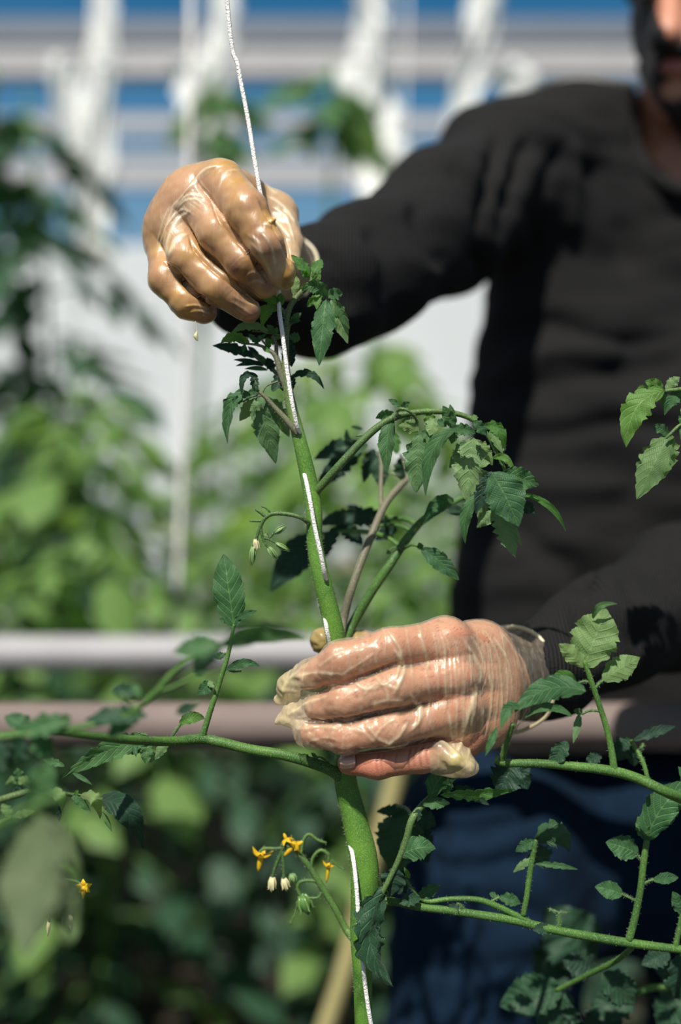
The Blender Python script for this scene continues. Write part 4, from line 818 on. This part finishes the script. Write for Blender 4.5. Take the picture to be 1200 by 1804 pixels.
leaf(rpnt, .645, [[(1272, 760, 4, .70), (1225, 742, 3.5), (1200, 748, 3), (1182, 764, 3), (1174, 772, 2)]],
     [(1180, 764, 1122, 880, 66, u_(mat='leaf_bright', lobe=.5, dt=-.004)), (1178, 766, 1150, 749, 22, dict(mat='leaf')), (1182, 765, 1170, 842, 40, u_(mat='leaf_bright', lobe=.6, roll=20)), (1225, 700, 1171, 732, 28, dict(mat='leaf', mid=(1190, 700))), (1235, 700, 1200, 778, 50, dict(mat='leaf'))], 'leaf')
leaf(rpnt, .625, [[(1300, 1450, 10, .70), (1240, 1422, 10, .66), (1180, 1398, 9.5), (1120, 1370, 9), (1070, 1357, 9), (1010, 1350, 8), (950, 1345, 7.5), (890, 1344, 7), (874, 1338, 6)],
     [(1082, 1358, 7), (1078, 1325, 6), (1068, 1280, 5.5), (1052, 1230, 5), (1040, 1195, 5), (1030, 1165, 4.5)], [(1046, 1216, 3), (1056, 1204, 2.5), (1064, 1198, 2)], [(1042, 1202, 2), (1030, 1200, 1.8), (1018, 1204, 1.5)], [(1056, 1253, 2.2), (1040, 1252, 2), (1025, 1258, 2)], [(884, 1340, 5.5), (892, 1310, 5, .618), (904, 1275, 4, .612)], [(1142, 1375, 4, .64), (1132, 1340, 4, .66), (1112, 1305, 4, .67)], [(1125, 1330, 2, .67), (1134, 1310, 2, .675)]],
     [(1029, 1176, 1068, 1072, 92, dict(mat='leaf_bright', lobe=.3, fold=-.08, under=True)), (1030, 1176, 984, 1134, 36, u_(mat='leaf_bright', lobe=.4)), (1045, 1090, 1089, 1064, 13, dict(mat='leaf', mid=(1058, 1068), lobe=.1)), (1062, 1199, 1128, 1158, 48, u_(mat='leaf_bright', lobe=.25)),
      (1033, 1218, 906, 1255, 50, dict(mat='leaf', lobe=.3, fold=-.15, mid=(965, 1214), db=-.02)), (916, 1248, 882, 1286, 26, dict(mat='leaf', lobe=.4, db=-.02, mid=(896, 1250))), (1015, 1204, 968, 1212, 22, dict(mat='leaf_bright', lobe=.2, mid=(990, 1190))), (1008, 1262, 924, 1266, 16, dict(mat='leaf', mid=(965, 1246), lobe=.1, db=-.01)), (1022, 1256, 1010, 1310, 15, u_(mat='leaf', lobe=.2)), (1026, 1256, 1010, 1252, 14, dict(mat='leaf')),
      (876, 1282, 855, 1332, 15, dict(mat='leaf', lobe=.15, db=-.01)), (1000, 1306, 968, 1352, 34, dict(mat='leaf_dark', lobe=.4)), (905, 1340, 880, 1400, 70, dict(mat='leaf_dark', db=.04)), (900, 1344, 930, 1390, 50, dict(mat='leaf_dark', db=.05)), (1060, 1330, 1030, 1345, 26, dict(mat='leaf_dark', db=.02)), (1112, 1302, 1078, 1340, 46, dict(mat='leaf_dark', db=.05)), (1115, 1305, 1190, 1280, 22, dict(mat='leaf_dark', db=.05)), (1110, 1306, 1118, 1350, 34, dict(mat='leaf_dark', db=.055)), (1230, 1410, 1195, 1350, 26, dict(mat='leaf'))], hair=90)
leaf(rpnt, .74, [[(1330, 1800, 8, .72), (1240, 1750, 7), (1150, 1740, 6), (1080, 1770, 5)]], [(1240, 1750, 1150, 1700, 60, dict(mat='leaf_dark')), (1200, 1745, 1160, 1810, 70, dict(mat='leaf_dark')), (1120, 1750, 1040, 1790, 70, dict(mat='leaf_dark')), (1080, 1770, 1040, 1840, 80, dict(mat='leaf_dark')), (1290, 1770, 1220, 1830, 80, dict(mat='leaf_dark')), (1250, 1740, 1200, 1600, 60, dict(mat='leaf_dark'))])

# plant on the left, partly very near the lens
lpnt = empty('tomato_plant', (P(-190, 902, .58)[0], .58, 0))
tag(lpnt, 'tomato plant at the lower left edge with blurred pale leaf and a tiny yellow flower', 'plant')
put_tube('stem', [[(-150, 900, .56, 3), (-140, 1000, .56, 8), (-130, 1250, .56, 16), (-150, 1500, .57, 20), (-170, 2200, .58, 20), (-190, 4600, .6, 20)]], M['stem'], lpnt, 14, 0.)
leaf(lpnt, .60, [[(-140, 1440, 7, .57), (-40, 1420, 6), (20, 1403, 6), (62, 1392, 5), (90, 1396, 3.5, .615), (125, 1400, 3.5, .63), (160, 1406, 3, .635), (178, 1414, 2.5, .637)], [(60, 1392, 2.5), (55, 1378, 2), (45, 1382, 2)], [(-60, 1490, 4, .58), (-10, 1455, 5), (20, 1440, 4.5)]],
     [(55, 1386, 8, 1384, 22, u_(mat='leaf_bright', mid=(32, 1372))), (50, 1388, 18, 1402, 20, dict(mat='leaf_dark')), (36, 1378, 30, 1352, 22, dict(mat='leaf')), (82, 1398, 108, 1428, 26, u_(mat='leaf_bright', mid=(104, 1402), db=.015)), (104, 1420, 104, 1448, 10, dict(mat='leaf_dark', db=.015)), (142, 1402, 176, 1442, 28, u_(mat='leaf_bright', mid=(168, 1410), db=.033)), (125, 1400, 160, 1430, 18, dict(mat='leaf', db=.03)), (132, 1400, 138, 1392, 9, dict(mat='leaf_bright', db=.03)),
      (172, 1412, 253, 1496, 46, dict(mat='leaf_dark', lobe=.12, fold=-.1, mid=(222, 1428), db=.037)), (184, 1410, 196, 1402, 11, dict(mat='leaf_bright', db=.036)), (180, 1430, 198, 1466, 10, u_(mat='leaf_bright', db=.04, lobe=.1)), (18, 1440, 4, 1412, 22, u_(mat='leaf_bright')), (20, 1440, 62, 1430, 18, u_(mat='leaf_bright'))], purple=.3)
leaf(lpnt, .43, [[(-260, 1560, 9, .52), (-100, 1500, 9), (0, 1450, 8), (60, 1420, 7), (110, 1400, 5)], [(50, 1425, 5), (75, 1445, 4)]],
     [(80, 1435, 45, 1690, 120, u_(mat='leaf_pale', lobe=.5, fold=.1, dt=-.05)), (90, 1500, 128, 1655, 64, u_(mat='leaf_pale', lobe=.4, dt=-.03)), (60, 1500, 2, 1600, 60, u_(mat='leaf_pale', lobe=.4, dt=-.03)), (60, 1420, 90, 1340, 60, dict(mat='leaf', db=.05)), (75, 1440, 140, 1530, 50, u_(mat='leaf_pale'))])
leaf(lpnt, .52, [[(-120, 1330, 6), (0, 1300, 6), (80, 1290, 6), (150, 1280, 5.5), (220, 1262, 5.5), (268, 1225, 5), (300, 1190, 5), (330, 1165, 4), (400, 1132, 3.5)], [(270, 1222, 3), (310, 1208, 3), (345, 1190, 2.5)], [(240, 1250, 2.5), (215, 1222, 2.5)], [(90, 1290, 3), (110, 1275, 2.5), (125, 1268, 2)]],
     [(385, 1138, 545, 1122, 50, dict(mat='leaf', lobe=.1, mid=(460, 1112), db=-.05, roll=35)), (388, 1136, 306, 1152, 50, dict(mat='leaf', db=-.03, roll=25, lobe=.3)), (390, 1135, 340, 1185, 46, dict(mat='leaf_dark', db=-.02)), (345, 1190, 365, 1180, 20, dict(mat='leaf')), (244, 1222, 195, 1215, 32, dict(mat='leaf_dark')), (235, 1205, 247, 1230, 20, dict(mat='leaf')), (345, 1242, 310, 1258, 26, dict(mat='leaf_dark')), (350, 1236, 322, 1262, 14, dict(mat='leaf')),
      (260, 1262, 150, 1270, 44, dict(mat='leaf_dark', roll=30)), (250, 1250, 190, 1300, 40, dict(mat='leaf')), (125, 1272, 30, 1296, 50, dict(mat='leaf', roll=25)), (90, 1290, 55, 1270, 28, dict(mat='leaf_bright')), (0, 1300, -30, 1380, 70, dict(mat='leaf_dark')), (40, 1300, 20, 1350, 50, dict(mat='leaf_dark')), (60, 1295, 90, 1340, 46, dict(mat='leaf')), (125, 1262, 100, 1275, 20, dict(mat='leaf'))])
o, ap = put_tube('flower_truss', [[(-100, 1500, .60, 5), (0, 1530, .63, 4), (80, 1545, .65, 3), (130, 1552, .655, 2.5), (145, 1560, .655, 2)], [(90, 1546, .65, 2.5), (118, 1570, .655, 2), (126, 1600, .655, 1.8), (122, 1612, .655, 1.6)], [(60, 1545, .645, 2.5), (85, 1600, .65, 2), (86, 1625, .655, 1.6)]], M['stem'], lpnt, 8)
def small_flower(parent, x, y, d, r, mat='petal'):
    m = MB(); a = P(x, y, d)
    for k in range(5):
        th_ = k*1.2566+.4; q = Vector((math.cos(th_), -.5, math.sin(th_)*.8)).normalized(); s_ = q.cross(Vector((0, 1, 0))).normalized(); L = r*K*d; rows = []; uv = []
        for i in range(6):
            u = i/5; w = L*.28*math.sin(math.pi*min(1, u*.9+.12)); c = a+q*L*u+Vector((0, L*.5*u*u, 0)); rows.append([c-s_*w, c+Vector((0, -w*.3, 0)), c+s_*w]); uv.append([(u, 0)]*3)
        m.grid(rows, uv)
    m.tube([a, a+Vector((0, -.002, -.003)), a+Vector((0, -.003, -.006))], [.0012, .0014, .0003], 8)
    return m.build('flower', M[mat], parent)
small_flower(o, 148, 1562, .655, 17)
for (x, y, tx, ty, r) in ((122, 1612, 126, 1640, 6), (86, 1622, 84, 1650, 4), (115, 1605, 108, 1632, 3)):
    m = MB(); a = P(x, y, .655); b = P(tx, ty, .655); rr_ = r*K*.655; m.tube([a.lerp(b, f) for f in (0, .15, .4, .7, 1)], [rr_*f for f in (.4, .9, 1, .6, .1)], 8); m.build('flower_bud', M['petal_pale'], o)
# ------------------------------------------------------------------ greenhouse and rows behind
RB = random.Random(21)
M['soil'] = simple('dark_soil', (.035, .028, .018), .95, .4, 8, bump=.8)
M['wood'] = simple('weathered_rail', (.17, .13, .115), .75, .3, 14, bump=.3)
M['pipe'] = simple('grey_painted_pipe', (.32, .31, .32), .55, .15, 10)
M['frame'] = simple('galvanised_frame', (.40, .39, .40), .5, .12, 5)
M['film'] = simple('milky_film', (.86, .88, .88), .6, .1, .8, trans=.5)
M['strip'] = simple('white_plastic_strip', (.93, .94, .92), .35, .04, 30, trans=.45)
M['straw'] = simple('dry_cane', (.34, .30, .13), .7, .2, 20)
def struct(name, m, mat, **k): return tag(m.build(name, mat, None, smooth=False), kind='structure', **k)
m = MB(); m.box((0, 6, -.05), (9, 8, .05)); struct('floor', m, M['soil'])
m = MB(); m.box((0, 11.0, 1.9), (10, .02, 1.9)); struct('wall_back', m, M['film'])
def beam(y0, y1, d, name, mat, dep=.06):
    z0 = P(0, y1, d)[2]; z1 = P(0, y0, d)[2]; m = MB(); m.box((0, d, (z0+z1)/2), (9, dep, (z1-z0)/2)); struct(name, m, mat)
M['purlin'] = simple('grey_purlin', (.13, .15, .19), .6, .1, 3)
beam(40, 80, 6.0, 'trim_1', M['purlin']); beam(92, 138, 5.6, 'trim_2', M['frame']); beam(205, 232, 8.5, 'trim_3', M['frame'], .03); beam(262, 275, 9, 'trim_4', M['frame'], .03); beam(290, 330, 10.8, 'trim_5', M['frame'])
for k, x in enumerate((-3.6, -1.2, 1.3, 3.8)):
    m = MB(); m.tube([(x, 9.5, 0), (x, 9.5, 4.6)], .04, 12); tag(m.build('trim_%d' % (6+k), M['frame'], None), kind='structure')
# two horizontal rails
m = MB(); za = P(0, 1315, .97)[2]; zb = P(0, 1238, .97)[2]; hz = (za+zb)/2; r_ = (zb-za)/2
m.tube([(-1.6, .97, hz), (0, .97, hz), (1.6, .97, hz)], r_, 20); rl = m.build('rail', M['wood'], None); tag(rl, 'brown round rail crossing low in front of the man\'s waist', 'rail')
for x in (-1.25, 1.25):
    q = MB(); q.box((x, .97, hz/2-r_*.4), (.03, .03, hz/2-r_*.4)); q.build('post', M['wood'], rl, False)
m = MB(); za = P(0, 1182, 1.65)[2]; zb = P(0, 1120, 1.65)[2]; hz = (za+zb)/2; r_ = (zb-za)/2
m.tube([(-2.2, 1.65, hz), (0, 1.65, hz), (2.2, 1.65, hz)], r_, 20); rl = m.build('rail', M['pipe'], None); tag(rl, 'grey rail behind the man, the higher of the two rails in the picture', 'rail')
for x in (-1.9, 1.9):
    q = MB(); q.box((x, 1.65, hz/2-r_*.4), (.03, .03, hz/2-r_*.4)); q.build('post', M['pipe'], rl, False)
# row plants: three prototypes
def row_plant(seed, h, spread, nleaf, flowers, zmin=.06, zshade=0.):
    r = random.Random(seed); fm_ = MB(); shade_mb = MB(); sm = MB(); fl_ = []
    ph = r.uniform(0, 6); st_ = [Vector((.03*math.sin(z*3+ph), .03*math.cos(z*2.3+ph), z)) for z in np.linspace(0, h, 12)]
    sm.tube(st_, [.012-.007*i/11 for i in range(12)], 8)
    for k in range(nleaf):
        z = h*(zmin+(1-zmin)*(k/nleaf)); fm = shade_mb if (z < zshade and r.random() < .72) else fm_; a = k*2.4+r.uniform(-.4, .4); L = spread*r.uniform(.7, 1.15)*(1 if z < h*.8 else .65); dr = Vector((math.cos(a), math.sin(a), 0))
        b = Vector((.03*math.sin(z*3+ph), .03*math.cos(z*2.3+ph), z)); rise = r.uniform(.1, .5); pts = [b+dr*L*t+Vector((0, 0, L*(rise*t-.75*t*t))) for t in np.linspace(0, 1, 6)]
        sm.tube(pts, [.0045-.0006*i for i in range(6)], 5, False)
        for t, sd, s in ((.3, 1, .75), (.33, -1, .75), (.55, 1, .95), (.58, -1, .95), (.78, 1, .8), (.8, -1, .8), (1, 0, 1.25)):
            p0 = b+dr*L*t+Vector((0, 0, L*(rise*t-.75*t*t))); sdv = Vector((-dr.y, dr.x, 0))*sd
            ax = ((dr*.6+sdv*.8 if sd else dr)+Vector((0, 0, r.uniform(-.7, .05)))).normalized(); l = .115*s*r.uniform(.8, 1.2); w = l*.30
            n = Vector((r.uniform(-.5, .5), r.uniform(-.5, .5), 1)); n = (n-ax*n.dot(ax)).normalized(); sv = ax.cross(n); rows = []; uv = []
            for i in range(6):
                u = i/5; ww = w*math.sin(math.pi*min(1, u**.8))**.8*(1 if i % 2 else .8); c = p0+ax*l*u-n*l*.35*u*u
                rows.append([c-sv*ww-n*ww*.3, c, c+sv*ww-n*ww*.3]); uv.append([(u, -1), (u, 0), (u, 1)])
            fm.grid(rows, uv)
    for k in range(flowers):
        z = h*r.uniform(.35, .97); a = r.uniform(0, 6.28); c = Vector((math.cos(a)*.16, math.sin(a)*.16, z))
        fc_ = MB(); fl_.append(fc_)
        for j in range(5):
            q = c+Vector((r.uniform(-.02, .02), r.uniform(-.02, .02), r.uniform(-.025, .025)))
            for e in range(5):
                an = e*1.2566; dv = Vector((math.cos(an), math.sin(an), .3)); s_ = dv.cross(Vector((0, 0, 1))).normalized()
                fc_.grid([[q, q+s_*.0001], [q+dv*.008-s_*.004, q+dv*.008+s_*.004], [q+dv*.016, q+dv*.016+s_*.0002]], [[(0, 0)]*2]*3)
    return fm_, sm, fl_, shade_mb
protos = []
def make_row_plant(seed, h, spread, nl_, fl, mat, zmin=.06, zshade=0.):
    e = empty('tomato_plant'); fm, sm, fo, shade_mb = row_plant(seed, h, spread, nl_, fl, zmin, zshade)
    if shade_mb.V: shade_mb.build('shade_painted_foliage', M['leaf_dark'], e)  # low leaves painted darker, standing in for shade inside the row
    fm.build('foliage', M[mat], e); sm.build('stem', M['stem'], e)
    for f_ in fo: f_.build('flower_cluster', M['petal'], e)
    return e
def dup(o, loc, rz, sc=1.):
    c = o.copy(); C.objects.link(c); c.location = loc; c.rotation_euler = (0, 0, rz); c.scale = (sc, sc, sc)
    for ch in o.children: d = ch.copy(); C.objects.link(d); d.parent = c
    return c
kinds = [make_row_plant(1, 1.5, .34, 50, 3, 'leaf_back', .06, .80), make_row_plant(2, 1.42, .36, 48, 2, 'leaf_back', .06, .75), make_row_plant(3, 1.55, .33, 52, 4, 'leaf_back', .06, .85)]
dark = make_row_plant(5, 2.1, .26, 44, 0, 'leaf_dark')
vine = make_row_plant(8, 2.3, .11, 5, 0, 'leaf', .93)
used = set()
side = lambda x, y: 'left' if x < -.1*y else ('right' if x > .12*y else 'middle')
lab = {}
spots = []
for row, (y, step, x0, x1) in enumerate(((2.3, .66, -1.2, 1.3), (3.2, .7, -1.5, 1.6), (4.4, .8, -1.9, 2.0), (6.0, 1., -2.5, 2.6))):
    x = x0; i = 0
    while x < x1: spots.append((row, x+RB.uniform(-.1, .1), y+RB.uniform(-.12, .12))); x += step; i += 1
rn = ['nearest', 'second', 'third', 'farthest']
on = ['leftmost', 'second from the left', 'third from the left', 'fourth from the left', 'fifth from the left', 'sixth from the left']
cnt_ = {}
for k, (row, x, y) in enumerate(spots):
    src = kinds[k % 3]; s = RB.uniform(.86, 1.05); rz = RB.uniform(0, 6.28)
    if src.name not in used: used.add(src.name); o = src; o.location = (x, y, 0); o.rotation_euler = (0, 0, rz)
    else: o = dup(src, (x, y, 0), rz, s)
    cnt_[row] = cnt_.get(row, 0)+1
    tag(o, 'blurred sunlit tomato plant, %s in the %s row behind' % (on[cnt_[row]-1], rn[row]), 'plant', 'tomato plants in the %s background row' % rn[row])
for k, (x, y, s) in enumerate(((-.70, 2.55, 1.0), (-.93, 2.9, 1.1), (-.05, 2.8, 1.0), (-.36, 2.85, .99), (.41, 2.8, .96))):
    o = dark if k == 0 else vine if k == 2 else dup(dark if k < 2 else vine, (x, y, 0), k*1.7, s)
    if k in (0, 2): o.location = (x, y, 0)
    tag(o, ['tall dark leafy tomato plant blurred at the upper left edge', 'tall dark tomato plant at the very left edge, behind the other dark one', 'tall bare tomato vine whose leafy top shows against the blue, left of the wide strip', 'tall bare tomato vine whose small top shows beside the twine', 'tall bare tomato vine whose small top shows beside the shoulder'][k], 'plant')
# hanging white plastic strips
def strip(pts, d, label, w0, tw_=.6):
    """pts: (px,py); w0 px"""
    s = spline(pts, 10); m = MB(); rows = []; uv = []; sd_ = RB.uniform(0, 9)
    for i, q in enumerate(s):
        c = P(q[0], q[1], d); a = tw_*math.sin(i*.25+sd_); e = Vector((math.cos(a), math.sin(a), 0)); w = w0*K*d*.78*(.85+.3*mnoise.noise(Vector((i*.3, sd_, 0))))
        rows.append([c+e*w*v+Vector((-e.y, e.x, 0))*w*.35*math.sin(v*7+i*.5) for v in np.linspace(-1, 1, 9)]); uv.append([(v, i/30) for v in np.linspace(0, 1, 9)])
    m.grid(rows, uv); o = m.build('plastic_strip', M['strip'], None); tag(o, label, 'plastic strip', None); md = o.modifiers.new('s', 'SOLIDIFY'); md.thickness = .002
strip([(192, -400), (187, -60), (183, 60), (180, 200), (178, 330)], 3.6, 'white hanging strip from the top edge, upper left, with the round glint', 34)
strip([(112, 100), (125, 190), (145, 290), (160, 360), (168, 460)], 3.2, 'leftmost slanting white hanging strip', 44)
strip([(396, -500), (394, -60), (390, 60), (384, 160), (380, 240)], 4.2, 'thin grey-white hanging strip above the raised hand, beside the twine', 40)
strip([(335, 100), (350, 160), (368, 240), (385, 330), (400, 420)], 3.1, 'slanting white strip just left of the raised hand', 62)
strip([(655, -500), (654, -60), (650, 60), (646, 140)], 4.0, 'upright white strip at the top middle', 46)
strip([(638, 115), (655, 200), (672, 280), (684, 350), (690, 420)], 3.1, 'wide bright slanting strip hanging over the sleeve', 74)
strip([(862, -400), (852, -60), (845, 50), (830, 130), (812, 230), (800, 330)], 3.6, 'pale strip hanging above the man\'s shoulder', 44)
strip([(900, 110), (915, 150), (930, 185), (945, 250)], 3.3, 'short white strip next to the man\'s shoulder top', 50)
for (x, y, d, lb) in ((183, 119, 3.2, 'small shiny clip glinting on the upper left strip'), (908, 118, 3.2, 'small shiny clip glinting above the man\'s shoulder')):
    m = MB(); c = P(x, y, d); r0 = 13*K*d; m.tube([c+Vector((0, 0, f*r0)) for f in (-1, -.6, 0, .6, 1)], [r0*.3, r0*.8, r0, r0*.8, r0*.3], 14)
    tag(m.build('clip', M['strip'], None), lb, 'clip')
for k, (zpy, d) in enumerate(((103, 3.2), (-385, 3.6), (-480, 4.1))):
    m = MB(); w_ = P(0, zpy, d); m.tube([(-3, d, w_.z), (0, d, w_.z), (3, d, w_.z)], .005, 8); tag(m.build('trim_%d' % (10+k), M['frame'], None), kind='structure')
# loose support strings and a cane
for k, (pts, d, r, lb, mt) in enumerate((([(330, 560), (322, 800), (312, 1042)], 1.75, 5, 'pale string hanging behind the plants, ending above the grey rail', 'twine'), ([(140, 520), (110, 700), (90, 950)], 2.6, 3, 'faint slanting string at the left', 'twine'), ([(705, 380), (700, 560), (690, 900)], 5.0, 2, 'far thin string under the raised arm', 'twine'),
        ([(560, 1850), (610, 1700), (655, 1520), (690, 1400), (702, 1330)], 1.45, 17, 'pale dry cane leaning behind the lower stem', 'straw'))):
    m = MB(); ps_ = [P(q[0], q[1], d) for q in spline(pts, 6)]
    if mt == 'twine': ps_ = [Vector((ps_[0].x-(ps_[-1].x-ps_[0].x)*.8, d, ps_[0].z+1.2))]+ps_
    else: ps_ = [Vector((ps_[0].x-.2, d, 0))]+ps_
    m.tube(ps_, r*K*d, 8); tag(m.build('string' if mt == 'twine' else 'cane', M[mt], None), lb, 'string' if mt == 'twine' else 'cane')
